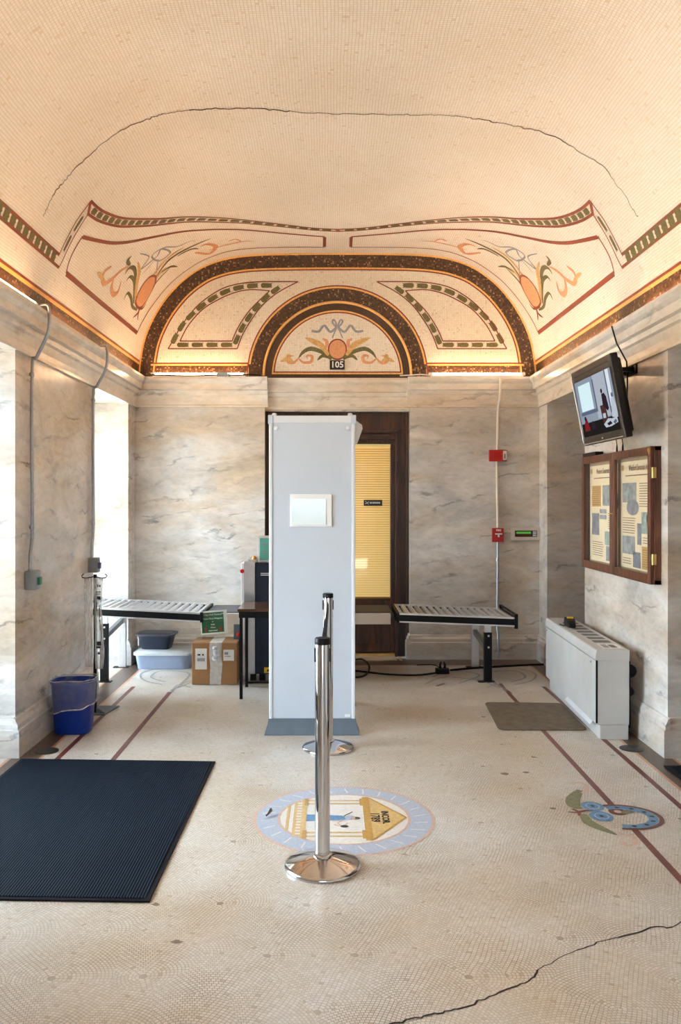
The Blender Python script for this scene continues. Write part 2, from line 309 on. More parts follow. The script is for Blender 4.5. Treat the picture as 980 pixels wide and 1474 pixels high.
# ------------------------------------------------------------------ mesh builder
MATW = {}
class MB:
    def __init__(s): s.v = []; s.f = []; s.m = []; s.uv = {}
    def add(s, vs, fs, m=0):
        k = len(s.v); s.v += [tuple(v) for v in vs]
        for f in fs: s.f.append([k+i for i in f]); s.m.append(m)
    def box(s, x0, x1, y0, y1, z0, z1, m=0):
        s.add([(x, y, z) for z in (z0, z1) for y in (y0, y1) for x in (x0, x1)],
              [(0, 2, 3, 1), (4, 5, 7, 6), (0, 1, 5, 4), (2, 6, 7, 3), (0, 4, 6, 2), (1, 3, 7, 5)], m)
    def loft(s, loops, m=0, cap=True, close=True):
        n = len(loops[0]); vs = [p for l in loops for p in l]; fs = []
        for i in range(len(loops)-1):
            for j in range(n if close else n-1):
                a = i*n+j; b = i*n+(j+1) % n; fs.append((a, b, b+n, a+n))
        if cap: fs.append(tuple(range(n))[::-1]); fs.append(tuple((len(loops)-1)*n+j for j in range(n)))
        s.add(vs, fs, m)
    def tube(s, path, r, n=10, m=0, cap=True):
        P = [Vector(p) for p in path]; loops = []; up = None
        for i, p in enumerate(P):
            t = (P[min(i+1, len(P)-1)]-P[max(i-1, 0)]).normalized()
            if up is None: up = Vector((0, 0, 1)) if abs(t.z) < .9 else Vector((1, 0, 0))
            a = t.cross(up).normalized(); up = a.cross(t).normalized()
            rr = r[i] if isinstance(r, (list, tuple)) else r
            loops.append([p+a*math.cos(2*PI*k/n)*rr+up*math.sin(2*PI*k/n)*rr for k in range(n)])
        s.loft(loops, m, cap)
    def lathe(s, prof, c=(0, 0, 0), n=32, m=0, cap=True, axis='Z', sx=1, sy=1):
        loops = []
        for r, z in prof:
            l = []
            for k in range(n):
                a = 2*PI*k/n; x, y = math.cos(a)*r*sx, math.sin(a)*r*sy
                l.append((c[0]+x, c[1]+y, c[2]+z) if axis == 'Z' else ((c[0]+x, c[1]+z, c[2]+y) if axis == 'Y' else (c[0]+z, c[1]+x, c[2]+y)))
            loops.append(l)
        s.loft(loops, m, cap)
    def prism(s, poly, axis, a0, a1, m=0):
        """2D poly extruded along axis: X -> (y,z), Y -> (x,z), Z -> (x,y)"""
        def P(p, a): return (a, p[0], p[1]) if axis == 'X' else ((p[0], a, p[1]) if axis == 'Y' else (p[0], p[1], a))
        s.loft([[P(p, a0) for p in poly], [P(p, a1) for p in poly]], m)
    def quad(s, pts, m=0): s.add(pts, [tuple(range(len(pts)))], m)
    def text(s, body, size, o, right, up, m=0, align='CENTER', sx=1.0, off=0.0, bold=0.0):
        cu = bpy.data.curves.new('tmp', 'FONT'); cu.body = body; cu.size = size; cu.align_x = align; cu.align_y = 'CENTER'; cu.offset = bold; cu.resolution_u = 2
        ob = bpy.data.objects.new('tmp', cu); COL.objects.link(ob)
        dg = bpy.context.evaluated_depsgraph_get(); dg.update()
        me = bpy.data.meshes.new_from_object(ob.evaluated_get(dg))
        R, U, O = Vector(right), Vector(up), Vector(o); nn = R.cross(U)
        s.add([O+R*v.co.x*sx+U*v.co.y+nn*off for v in me.vertices], [tuple(p.vertices) for p in me.polygons], m)
        bpy.data.objects.remove(ob); bpy.data.curves.remove(cu); bpy.data.meshes.remove(me)
    def build(s, name, mats, parent=None, smooth=False, bevel=0, local=False, solid=True, ang=40, seg=2, uvf=None):
        me = bpy.data.meshes.new(name)
        vs = s.v
        if parent is not None and not local:
            inv = MATW[parent.name].inverted(); vs = [inv @ Vector(v) for v in vs]
        me.from_pydata([tuple(v) for v in vs], [], s.f)
        for mm in (mats if isinstance(mats, (list, tuple)) else [mats]): me.materials.append(mm)
        me.polygons.foreach_set('material_index', s.m)
        if solid:
            bm = bmesh.new(); bm.from_mesh(me); bmesh.ops.recalc_face_normals(bm, faces=bm.faces); bm.to_mesh(me); bm.free()
        if uvf:
            ul = me.uv_layers.new(name='UVMap')
            for l in me.loops: ul.data[l.index].uv = uvf(l.vertex_index)
        if smooth:
            me.shade_smooth(); me.set_sharp_from_angle(angle=math.radians(ang))
        me.update()
        o = bpy.data.objects.new(name, me); COL.objects.link(o)
        if parent is not None: o.parent = parent; MATW[o.name] = MATW[parent.name]
        else: MATW[o.name] = Matrix.Identity(4)
        if bevel:
            b = o.modifiers.new('bevel', 'BEVEL'); b.width = bevel; b.segments = seg; b.limit_method = 'ANGLE'; b.angle_limit = math.radians(35)
        return o
def tag(o, label, cat, group=None):
    o['label'] = label; o['category'] = cat
    if group: o['group'] = group
    return o
def thing(name, label, cat, loc=(0, 0, 0), rot=(0, 0, 0), group=None):
    o = bpy.data.objects.new(name, None); COL.objects.link(o); o.empty_display_size = .1
    o.location = loc; o.rotation_euler = rot
    from mathutils import Euler
    MATW[o.name] = Matrix.Translation(loc) @ Euler(rot).to_matrix().to_4x4()
    return tag(o, label, cat, group)
def struct(o): o['kind'] = 'structure'; return o
def dup(root, loc, label, rotz=None):
    r = root.copy(); COL.objects.link(r); r.location = loc; r['label'] = label
    if rotz is not None: r.rotation_euler = (0, 0, rotz)
    for ch in list(root.children):
        c = ch.copy(); COL.objects.link(c); c.parent = r
        for g in list(ch.children):
            d = g.copy(); COL.objects.link(d); d.parent = c
    return r
def B(*a, m=0):
    b = MB(); b.box(*a, m=m); return b

# ------------------------------------------------------------------ 2D inlay helper
def catmull(pts, k=6, closed=False):
    n = len(pts); out = []
    if n < 3 and not closed: return list(pts)
    rng = range(n if closed else n-1)
    for i in rng:
        g = lambda j: pts[j % n] if closed else pts[max(0, min(n-1, j))]
        p0, p1, p2, p3 = g(i-1), g(i), g(i+1), g(i+2)
        for t in range(k):
            u = t/k
            out.append(tuple(.5*((2*p1[d])+(-p0[d]+p2[d])*u+(2*p0[d]-5*p1[d]+4*p2[d]-p3[d])*u*u+(-p0[d]+3*p1[d]-3*p2[d]+p3[d])*u**3) for d in (0, 1)))
    if not closed: out.append(tuple(pts[-1]))
    return out
def arclen(p):
    s = [0]
    for a, b in zip(p, p[1:]): s.append(s[-1]+math.hypot(b[0]-a[0], b[1]-a[1]))
    return s
def at_len(p, s, d):
    for i in range(len(p)-1):
        if d <= s[i+1] or i == len(p)-2:
            t = (d-s[i])/max(1e-9, s[i+1]-s[i]); a, b = p[i], p[i+1]
            L_ = max(1e-9, math.hypot(b[0]-a[0], b[1]-a[1]))
            return (a[0]+(b[0]-a[0])*t, a[1]+(b[1]-a[1])*t), ((b[0]-a[0])/L_, (b[1]-a[1])/L_)
class Inlay:
    def __init__(s, mb, f0, mi):
        s.mb, s.mi, s.k = mb, mi, 0
        def f(u, v, h): return f0(u, v, h+(s.k % 50)*1.2e-5)
        s.f = f
        #       # f(u, v, lift) -> xyz
    def stroke(s, pts, w, m, lay=1, smooth=True, closed=False, taper=None, step=.05):
        s.k += 1
        p = catmull(pts, 6, closed) if smooth else list(pts)
        if closed: p = p+[p[0]]
        q = [p[0]]
        for a, b in zip(p, p[1:]):                                  # keep pieces short so they follow the curve of the vault
            d = math.hypot(b[0]-a[0], b[1]-a[1]); k = max(1, int(d/step))
            q += [(a[0]+(b[0]-a[0])*i/k, a[1]+(b[1]-a[1])*i/k) for i in range(1, k+1)]
        n = len(q); L_, R_ = [], []
        for i in range(n):
            a = q[max(0, i-1)] if not closed else q[(i-1) % (n-1)]; b = q[min(n-1, i+1)] if not closed else q[(i+1) % (n-1)]
            d = math.hypot(b[0]-a[0], b[1]-a[1]) or 1; nx, ny = -(b[1]-a[1])/d, (b[0]-a[0])/d
            t = i/max(1, n-1); ww = w*.5*(taper(t) if taper else 1)
            L_.append((q[i][0]+nx*ww, q[i][1]+ny*ww)); R_.append((q[i][0]-nx*ww, q[i][1]-ny*ww))
        h = lay*.0007
        s.mb.add([s.f(*c, h) for c in L_]+[s.f(*c, h) for c in R_], [(i, i+1, n+i+1, n+i) for i in range(n-1)], s.mi[m])
    def poly(s, pts, m, lay=1):
        s.k += 1; s.mb.add([s.f(p[0], p[1], lay*.0007) for p in pts], [tuple(range(len(pts)))], s.mi[m])
    def disc(s, c, rx, ry, m, lay=1, ang=0, n=28):
        ca, sa = math.cos(ang), math.sin(ang)
        s.poly([(c[0]+ca*rx*math.cos(2*PI*i/n)-sa*ry*math.sin(2*PI*i/n), c[1]+sa*rx*math.cos(2*PI*i/n)+ca*ry*math.sin(2*PI*i/n)) for i in range(n)], m, lay)
    def ring(s, c, r0, r1, m, lay=1, a0=0, a1=2*PI, n=64):
        s.k += 1; h = lay*.0007; vs = []
        for i in range(n+1):
            a = a0+(a1-a0)*i/n; vs += [s.f(c[0]+r0*math.cos(a), c[1]+r0*math.sin(a), h), s.f(c[0]+r1*math.cos(a), c[1]+r1*math.sin(a), h)]
        s.mb.add(vs, [(2*i, 2*i+1, 2*i+3, 2*i+2) for i in range(n)], s.mi[m])
    def chain(s, pts, w, pitch, m, lay=1, fill=.82, smooth=True, start=.0):
        """bell-shaped leaves strung along a line"""
        p = catmull(pts, 6) if smooth else list(pts); sl = arclen(p); n = max(1, int((sl[-1]-2*start)/pitch)); pit = (sl[-1]-2*start)/n
        for i in range(n):
            d0 = start+i*pit+pit*(1-fill)/2; Ls = pit*fill; pl = []
            shape = [(0, .25), (.12, .5), (.55, .5), (.85, .42), (1, .5), (.9, .14), (1, 0), (.9, -.14), (1, -.5), (.85, -.42), (.55, -.5), (.12, -.5), (0, -.25)]
            for u, v in shape:
                (x, y), (tx, ty) = at_len(p, sl, d0+u*Ls); pl.append((x-ty*v*w, y+tx*v*w))
            s.poly(pl, m, lay)
pointed = lambda t: max(.12, math.sin(PI*min(1, t*.9+.1))**.7)
fadeend = lambda t: 1-.8*t

# ------------------------------------------------------------------ room
HW, YB = 2.035, 8.40            # half width, back wall
VP0 = [(0, 4.09), (.4, 4.088), (.76, 4.08), (1.0, 4.06), (1.2, 4.018), (1.4, 3.935), (1.6, 3.785), (1.761, 3.60), (1.88, 3.40), (1.96, 3.19), (2.0, 2.95), (2.012, 2.74)]
half = catmull(VP0, 8); hs = arclen(half)
def prof(s):
    """point and inward normal of the vault at signed arc length s from the crown"""
    (x, z), (tx, tz) = at_len(half, hs, min(abs(s), hs[-1]))
    g = 1 if s >= 0 else -1
    return g*x, z, g*tz, -tx
def vmap(s, y, h):
    x, z, nx, nz = prof(s); return (x+nx*(h+.0012), y, z+nz*(h+.0012))
def VPX(px, py):
    """surveyed point on the vault -> arc length, depth"""
    dx, dz = (px-VX)/FPX, (VY-py)/FPX
    def inside(Y):
        X, Z = CAMX+dx*Y, CAMZ+dz*Y
        if abs(X) >= half[-1][0]: return False
        for (a, b), (c, d) in zip(half, half[1:]):
            if a <= abs(X) <= c: return Z < b+(d-b)*(abs(X)-a)/max(1e-9, c-a)
        return True
    lo, hi = 1.0, 14.0
    for _ in range(50):
        mid = (lo+hi)/2
        if inside(mid): lo = mid
        else: hi = mid
    Y = min(lo, YB-.004); X, Z = CAMX+dx*lo, CAMZ+dz*lo
    best = min(range(len(half)), key=lambda i: (half[i][0]-abs(X))**2+(half[i][1]-Z)**2)
    s = hs[best]
    for j in (best-1, best):
        if 0 <= j < len(half)-1:
            a, b = Vector(half[j]), Vector(half[j+1]); ab = b-a; t = (Vector((abs(X), Z))-a).dot(ab)/ab.length_squared
            if 0 <= t <= 1: s = hs[j]+t*ab.length
    return ((s if X >= 0 else -s), Y)

# --- ceiling: barrel vault with its mosaic borders
mats = ['vault', 'brown', 'gold', 'redv', 'olive', 'salmon', 'tan', 'greyblue', 'crackv', 'crack']
mi = {k: i for i, k in enumerate(mats)}
vb = MB(); rows = []
S = [-hs[-1]+2*hs[-1]*i/80 for i in range(81)]
Ys = [-.3+i*(YB+.3)/24 for i in range(25)]
for y in Ys:
    rows.append([(prof(s)[0], y, prof(s)[1]) for s in S])
vs = [p for r in rows for p in r]; n = len(S)
vb.add(vs, [(j*n+i, j*n+i+1, (j+1)*n+i+1, (j+1)*n+i) for j in range(24) for i in range(n-1)], 0)
UV = [(s, y) for y in Ys for s in S]
V = Inlay(vb, vmap, mi)
def mirror(pts): return [(-p[0], p[1]) for p in pts]
def both(fn, pts, *a, **k): fn(pts, *a, **k); fn(mirror(pts), *a, **k)
sB = hs[-1]
def s_at_z(z):
    for i in range(len(half)-1):
        if half[i][1] >= z >= half[i+1][1]: return hs[i]+(half[i][1]-z)/(half[i][1]-half[i+1][1])*(hs[i+1]-hs[i])
s296, s300, s302 = s_at_z(2.965), s_at_z(2.99), s_at_z(3.008)
for g in (1, -1):                        # brown, gold and red courses at the springing
    for a, b, mm in ((s296, sB, 'brown'), (s300, s296, 'gold'), (s302, s300, 'redv')):
        ks = [a+(b-a)*i/4 for i in range(5)]
        vb.add([vmap(g*k, y, .0006) for y in (-.2, YB) for k in ks], [(i, i+1, 6+i, 5+i) for i in range(4)], mi[mm])
A = lambda L_: [VPX(*p) for p in L_]
wave_o = A([(130.3, 289), (145, 302), (165, 311), (184.5, 314.6), (210.6, 315), (240, 314), (286, 312), (320, 313.5), (357, 317), (408, 323), (450, 328)])+[(0, VPX(485.6, 330)[1])]
wave_i = A([(126.5, 307.8), (140, 316.7), (158, 323), (178, 326), (210.6, 325), (240, 322), (265, 319.5), (310, 319.5), (357, 321.6), (408, 326.5), (450, 331)])+[(0, VPX(485.6, 333)[1])]
side_o = A([(130.3, 289), (124, 298), (111, 316), (98, 339), (85, 366.5)])
side_i = A([(126.5, 307.8), (116, 324), (99.6, 353.5), (90.6, 373), (84.5, 385)])
both(V.stroke, wave_o, .022, 'redv'); both(V.stroke, wave_i, .022, 'redv')
both(V.stroke, side_o, .012, 'redv'); both(V.stroke, side_i, .012, 'redv')
mid = [((a[0]+b[0])/2, (a[1]+b[1])/2) for a, b in zip(wave_o, wave_i)]
both(V.chain, mid, .05, .105, 'olive', start=.05)
mid = [((a[0]+b[0])/2, (a[1]+b[1])/2) for a, b in zip(side_o, side_i)]
both(V.chain, mid, .035, .13, 'olive', start=.06, fill=.82)
tip = [wave_o[0], wave_i[0]]; both(V.stroke, tip, .03, 'redv', 2, smooth=False)
for p in (.0, .012, -.012): V.stroke([(p-.012, VPX(485, 330)[1]), (p+.012, VPX(485, 333)[1])], .01, 'redv', 2, smooth=False)
sl_o, sl_i = side_o[-1], side_i[-1]
lo_o = [(sl_o[0], -.2), sl_o]; lo_i = [(sl_i[0], -.2), sl_i]
both(V.stroke, lo_o, .022, 'redv', smooth=False, step=.3); both(V.stroke, lo_i, .022, 'redv', smooth=False, step=.3)
ms = (sl_o[0]+sl_i[0])/2
both(V.chain, [(ms, 2.2), (ms, min(sl_o[1], sl_i[1])-.03)], .085, .10, 'olive', smooth=False, fill=.8)
# red-framed panel beside the lunette
pw = A([(118.6, 341), (137, 345.5), (161.6, 349.6), (186, 348), (210.6, 343), (240, 337), (280, 331.5), (316, 330), (357, 331), (408, 335.7), (467, 340.6)])
pr = A([(467, 341), (467, 355)])
pl = A([(467, 355.6), (400, 355.9), (360, 357.3), (328.6, 361.6), (300, 371), (271, 387), (246, 407), (223, 434), (205, 462), (197, 479)])
pb = A([(197, 479), (146, 436.5), (94.7, 393.5)]); psd = A([(94.7, 393.5), (102, 369), (118.6, 340)])
both(V.stroke, pw, .030, 'redv'); both(V.stroke, pr, .03, 'redv', smooth=False); both(V.stroke, pl, .018, 'redv'); both(V.stroke, pb, .04, 'redv'); both(V.stroke, psd, .016, 'redv')
# scroll ornament in the panel
Q = lambda L_: [VPX(80+x/6.125, 280+y/6.125) for x, y in L_]
Z1 = lambda L_: [VPX(x/1.96, 250+y/1.96) for x, y in L_]
ov = Q([(735, 998), (703, 955), (722, 880), (775, 785), (835, 722), (878, 722), (872, 785), (832, 872), (782, 960)])
for g in (lambda p: p, mirror):
    V.poly(catmull(g(ov), 4, True), 'salmon', 2); V.stroke(g(ov), .024, 'redv', 3, closed=True)
for pts, w, mm in (
    ([(735, 1000), (722, 1045), (680, 1085)], .018, 'redv'), ([(740, 1010), (725, 1060), (722, 1110)], .014, 'redv'), ([(705, 990), (760, 1005), (800, 955)], .014, 'redv'),
    ([(715, 1018), (675, 985), (662, 910), (632, 868), (598, 930)], .022, 'olive'), ([(685, 960), (692, 850), (690, 760), (655, 722), (622, 762)], .024, 'olive'),
    ([(690, 800), (702, 720), (690, 650), (648, 645), (608, 702)], .026, 'olive'), ([(655, 620), (634, 585), (668, 538)], .024, 'olive'),
    ([(640, 632), (565, 678), (495, 745), (430, 785), (408, 745), (432, 680), (478, 640), (494, 622)], .024, 'salmon'), ([(430, 780), (400, 720), (365, 690)], .022, 'tan'),
    ([(505, 745), (490, 830), (510, 880), (550, 850), (575, 760)], .030, 'salmon'),
    ([(700, 960), (712, 800), (735, 680), (722, 590)], .030, 'tan'), ([(870, 760), (910, 700), (975, 640)], .03, 'tan'),
    ([(840, 850), (880, 780), (960, 690), (1010, 640)], .014, 'olive')):
    both(V.stroke, Q(pts), w*1.7, mm, 2, taper=pointed)
for pts, w, mm in (
    ([(395, 225), (420, 235), (398, 268), (440, 235), (455, 212), (480, 222), (450, 245), (428, 232), (462, 208), (500, 205), (535, 190), (555, 186)], .012, 'greyblue'),
    ([(445, 240), (440, 290)], .008, 'greyblue'), ([(440, 240), (400, 285)], .006, 'greyblue'),
    ([(440, 290), (480, 240), (540, 205), (595, 182)], .020, 'olive'), ([(455, 278), (480, 262), (500, 262)], .018, 'olive'), ([(500, 232), (540, 212), (560, 212)], .018, 'olive'),
    ([(430, 290), (470, 240), (520, 206)], .022, 'tan'), ([(550, 222), (590, 225), (608, 205), (585, 198), (565, 205)], .028, 'salmon'),
    ([(590, 215), (640, 200), (690, 190), (720, 190)], .012, 'salmon'), ([(645, 190), (665, 184), (682, 192)], .014, 'salmon')):
    both(V.stroke, Z1(pts), w*1.7, mm, 2, taper=pointed)
# crack across the vault
cr = A([(62, 312), (80, 276), (95, 257), (130, 222), (170, 190), (215, 170), (250, 161), (310, 156), (370, 156.5), (430, 161), (500, 164), (560, 164.5), (610, 165), (660, 168), (700, 173), (740, 181), (790, 193), (830, 215), (870, 242), (895, 275), (918, 312)])
cj = catmull(cr, 10); cj = [(a, b+random.uniform(-.012, .012)) for a, b in cj]
for i in range(0, len(cj)-8, 8):
    V.stroke(cj[i:i+9], random.choice([.006, .007, .009, .012]), 'crackv' if i % 16 else 'crack', 1, smooth=False)
struct(vb.build('ceiling', [M[k] for k in mats], solid=False, smooth=True, uvf=lambda i: UV[i] if i < len(UV) else (0, 0)))
# outer shell above the vault so no sky leaks in
rb = MB(); rb.box(-2.7, 2.7, -.6, 9.2, 4.3, 4.4)
struct(rb.build('roof_slab', M['outer']))

# --- floor with inlaid borders, seal and medallions
mats = ['floor', 'fl_red', 'fl_brown', 'fl_salmon', 'fl_blue', 'fl_deep', 'fl_pink', 'fl_gold', 'fl_ochre', 'fl_black', 'fl_white', 'fl_olive', 'fl_faint', 'crack', 'stain', 'stonesill']
mi = {k: i for i, k in enumerate(mats)}
fb = MB(); fb.box(-3.2, 3.2, -.9, 9.0, -.2, 0)
F = Inlay(fb, lambda x, y, h: (x, y, h), mi)
def rect(I, x0, x1, y0, y1, m, lay): I.poly([(x0, y0), (x1, y0), (x1, y1), (x0, y1)], m, lay)
YF = 8.06
for g in (1, -1):
    r = lambda a, b, y0, y1, m, lay=1: rect(F, min(g*a, g*b), max(g*a, g*b), y0, y1, m, lay)
    r(1.875, 2.045, 0, YB+.02, 'fl_brown'); r(1.855, 1.875, 0, YF, 'fl_salmon'); r(2.045, 2.065, 0, YB, 'fl_salmon')
    r(1.74, 1.775, 0, 7.15, 'fl_red'); 
    r(1.39, 1.425, 0, 4.09, 'fl_red'); r(1.39, 1.425, 4.33, 6.95, 'fl_red')
rect(F, -1.875, 1.875, 8.08, YB+.02, 'fl_brown', 1); rect(F, -1.875, 1.875, YF, 8.08, 'fl_salmon', 2)
rect(F, -.60, .60, 8.30, 8.62, 'stonesill', 2); rect(F, .62, .65, 8.30, 8.62, 'fl_salmon', 2)
# seal
SC = (0, 4.2)
F.ring(SC, .44, .456, 'fl_pink', 1); F.ring(SC, .335, .44, 'fl_blue', 1); F.ring(SC, .322, .335, 'fl_pink', 1); F.disc(SC, .322, .322, 'fl_white', 1)
def sr(u0, u1, v0, v1, m, lay=2): rect(F, SC[0]+u0, SC[0]+u1, SC[1]+v0, SC[1]+v1, m, lay)
F.poly([(.135, 3.925), (.312, 4.2), (.135, 4.475)], 'fl_gold', 2)
F.stroke([(.135, 3.925), (.312, 4.2), (.135, 4.475)], .012, 'fl_ochre', 3, smooth=False)
sr(.10, .135, -.285, .285, 'fl_ochre', 3)
for v in (-.235, -.19, .19, .235): sr(-.19, .10, v-.009, v+.009, 'fl_gold')
for v in (-.2125, .2125):
    sr(.085, .10, v-.05, v+.05, 'fl_ochre', 3); sr(-.205, -.185, v-.05, v+.05, 'fl_ochre', 3)
sr(-.215, -.19, -.25, .25, 'fl_gold'); sr(-.255, -.24, -.225, .225, 'fl_gold'); sr(-.29, -.275, -.17, .17, 'fl_gold')
for k in range(13): sr(-.24, -.215, -.23+k*.0365, -.215+k*.0365, 'fl_gold', 2)
# robed figure: body, skirt, head, arm with wand
F.poly([(-.19, 4.24), (-.10, 4.235), (-.02, 4.225), (.02, 4.21), (.02, 4.175), (-.03, 4.165), (-.10, 4.16), (-.19, 4.15)], 'fl_deep', 2)
F.disc((.028, 4.195), .026, .03, 'fl_blue', 3); F.disc((.06, 4.19), .022, .018, 'fl_brown', 3); F.disc((.045, 4.19), .012, .014, 'fl_pink', 4)
F.stroke([(0, 4.22), (.02, 4.245), (.045, 4.275)], .007, 'fl_black', 3); F.stroke([(.0, 4.17), (-.03, 4.13), (-.02, 4.10)], .010, 'fl_pink', 3)
F.stroke([(-.05, 4.11), (-.02, 4.09), (.01, 4.11), (.015, 4.13)], .010, 'fl_pink', 3); F.disc((.0, 4.085), .02, .016, 'fl_black', 3)
fb.text('1789', .062, (.155, 4.2, .0028), (0, -1, 0), (1, 0, 0), mi['fl_black'], bold=.002)
fb.text('INCOR.', .05, (.207, 4.2, .0028), (0, -1, 0), (1, 0, 0), mi['fl_black'], bold=.002)
for k in range(26):                                                        # worn pale strokes in the blue ring
    a = 2*PI*k/26+.05; F.stroke([(SC[0]+.355*math.cos(a), SC[1]+.355*math.sin(a)), (SC[0]+.42*math.cos(a+.05), SC[1]+.42*math.sin(a+.05))], .008, 'fl_white', 2, smooth=False)
# medallion on the inner red line, both sides (the left one lies under the doormat)
G = lambda L_: [FP(690+x/3.38, 990+y/3.38) for x, y in L_]
mc = (1.43, 4.21); 
def med(pts, w, m, lay=2, **k):
    F.stroke(pts, w, m, lay, **k); F.stroke(mirror(pts), w, m, lay, **k)
arc = [(mc[0]-.02+.185*math.cos(a), mc[1]+.16*math.sin(a)) for a in [-1.9+i*3.8/20 for i in range(21)]]
med(arc, .022, 'fl_red', 2); arc2 = [(mc[0]-.02+.145*math.cos(a), mc[1]+.125*math.sin(a)) for a in [-1.9+i*3.8/20 for i in range(21)]]
med(arc2, .045, 'fl_deep', 2)
for g in (1, -1):
    for i in range(7):
        a = -1.5+i*.5; F.disc((g*(mc[0]-.02+.145*math.cos(a)), mc[1]+.125*math.sin(a)), .012, .012, 'fl_black', 3)
    for c in ((550, 578), (594, 627)):
        x, y = G([c])[0]; F.disc((g*x, y), .058, .068, 'fl_deep', 2); F.disc((g*x, y), .036, .042, 'fl_blue', 3); F.disc((g*x, y), .03, .036, 'fl_deep', 4); F.disc((g*x, y), .010, .012, 'fl_black', 5)
    x, y = G([(672, 604)])[0]; F.disc((g*x, y), .045, .05, 'fl_red', 2); F.disc((g*x, y), .018, .02, 'fl_pink', 3)
    x, y = G([(725, 603)])[0]; F.disc((g*x, y), .05, .022, 'fl_olive', 2, g*.5)
med(G([(430, 605), (470, 608), (520, 598), (560, 600)]), .022, 'fl_red', 2, taper=pointed); med(G([(450, 590), (480, 605), (490, 625)]), .018, 'fl_red', 2)
med(G([(490, 500), (455, 540), (460, 575), (500, 590)]), .075, 'fl_olive', 2, taper=pointed); med(G([(500, 515), (525, 485), (490, 462), (440, 468)]), .02, 'fl_pink', 2)
med(G([(505, 615), (530, 655), (590, 685), (670, 718)]), .06, 'fl_olive', 2, taper=pointed); med(G([(670, 708), (740, 725), (762, 755), (720, 770), (690, 752)]), .022, 'fl_pink', 2)
# faint scrollwork at the back corners
for L_ in ([(612, 985), (640, 975), (690, 980), (720, 990), (700, 970), (740, 966), (756, 975), (735, 982)], [(622, 975), (650, 966), (690, 972), (660, 984)], [(745, 962), (770, 970), (765, 980), (740, 986)], [(700, 990), (718, 986), (728, 996)]):
    P_ = [FP(*p) for p in L_]; F.stroke(P_, .02, 'fl_faint', 3); F.stroke(mirror(P_), .02, 'fl_faint', 3)
for L_ in ([(720, 984), (726, 992), (735, 998)], [(628, 988), (640, 984)]):
    P_ = [FP(*p) for p in L_]; F.stroke(P_, .03, 'fl_red', 3)
F.stroke([(1.2, 7.5), (1.35, 7.3), (1.41, 7.0)], .02, 'fl_faint', 3); F.stroke([(-1.2, 7.5), (-1.35, 7.3), (-1.41, 7.0)], .02, 'fl_faint', 3)
# crack near the entrance and a few stains
cr = [FP(*p) for p in [(540, 1482), (577, 1471), (625, 1460), (666, 1450), (719, 1429), (761, 1411.6), (784.6, 1391), (838, 1364), (891, 1349.5), (944, 1333.5), (985, 1322)]]
cr.append((2.0, 4.0)); cj = catmull(cr, 7); cj = [(a+random.uniform(-.006, .006), b+random.uniform(-.006, .006)) for a, b in cj]
for i in range(0, len(cj)-4, 4): F.stroke(cj[i:i+5], random.choice([.004, .006, .008]), 'crack', 1, smooth=False)
for px, py, r_ in ((254, 1356, .022), (768, 1090, .025), (757, 1112, .022), (695, 1032, .02), (795, 1164, .02), (742, 1061, .012), (726, 1114, .03), (224, 1302, .02)):
    x, y = FP(px, py); a0 = random.random()*3
    F.poly([(x+r_*random.uniform(.5, 1.2)*math.cos(a), y+.8*r_*random.uniform(.5, 1.2)*math.sin(a)) for a in [i*PI/5 for i in range(10)]], 'stain', 1)
struct(fb.build('floor', [M[k] for k in mats], solid=False))

# --- side walls with tall openings
HEAD, THK = 2.54, .52
OPEN = [(3.2, 5.2), (6.9, 8.1)]
def side_wall(g, name):
    b = MB()
    def bx(x0, x1, *a): b.box(min(g*x0, g*x1), max(g*x0, g*x1), *a)
    ys = [-.5]+[v for o in OPEN for v in o]+[9.0]
    for i in range(0, len(ys), 2): bx(HW, HW+THK, ys[i], ys[i+1], 0, HEAD)
    bx(HW, HW+THK, -.5, 9.0, HEAD, 4.3)
    return struct(b.build(name, M['marble'], solid=False))
side_wall(-1, 'wall_left'); side_wall(1, 'wall_right')
# --- back wall
DW = .732
b = MB()
for g in (1, -1): b.box(min(g*DW, g*(HW+.02)), max(g*DW, g*(HW+.02)), YB, 9.0, 0, 2.83)
b.box(-DW, DW, YB+.06, 9.0, 2.50, 2.83)
mats = ['marble', 'lun', 'brown', 'gold', 'red', 'olive', 'darkbrown', 'salmon', 'tan', 'greyblue', 'redv']
mi = {k: i for i, k in enumerate(mats)}
b.box(-HW-.1, HW+.1, YB, 9.0, 2.81, 4.25, m=1)
Lu = Inlay(b, lambda x, z, h: (x, YB-.001-h, z), mi)
lz = lambda L_: [W(x, y, YB) for x, y in L_]
outer = [(x, z) for x, z in half if z > 2.8]
def inset(poly, d):
    out = []
    for i, p in enumerate(poly):
        a, c = poly[max(0, i-1)], poly[min(len(poly)-1, i+1)]; L_ = math.hypot(c[0]-a[0], c[1]-a[1])
        out.append((p[0]+(c[1]-a[1])/L_*d, p[1]-(c[0]-a[0])/L_*d))
    return out
def band(d0, d1, m, lay):
    for g in (1, -1):
        A_, B_ = inset(outer, d0), inset(outer, d1)
        A_ = [(g*max(0, x), z) for x, z in A_]; B_ = [(g*max(0, x), z) for x, z in B_]
        Lu.k += 1; h = lay*.0007; n_ = len(A_)
        b.add([Lu.f(*p, h) for p in A_]+[Lu.f(*p, h) for p in B_], [(i, i+1, n_+i+1, n_+i) for i in range(n_-1)], mi[m])
band(0, .018, 'gold', 1); band(.018, .145, 'brown', 1); band(.145, .162, 'gold', 2); band(.162, .175, 'red', 2)
R = lambda *a: rect(Lu, *a)
R(-1.95, 1.95, 2.80, 2.955, 'brown', 1); R(-1.88, 1.88, 2.955, 2.972, 'gold', 2); R(-1.865, 1.865, 2.972, 2.986, 'red', 2)
LC = (0, 2.853)
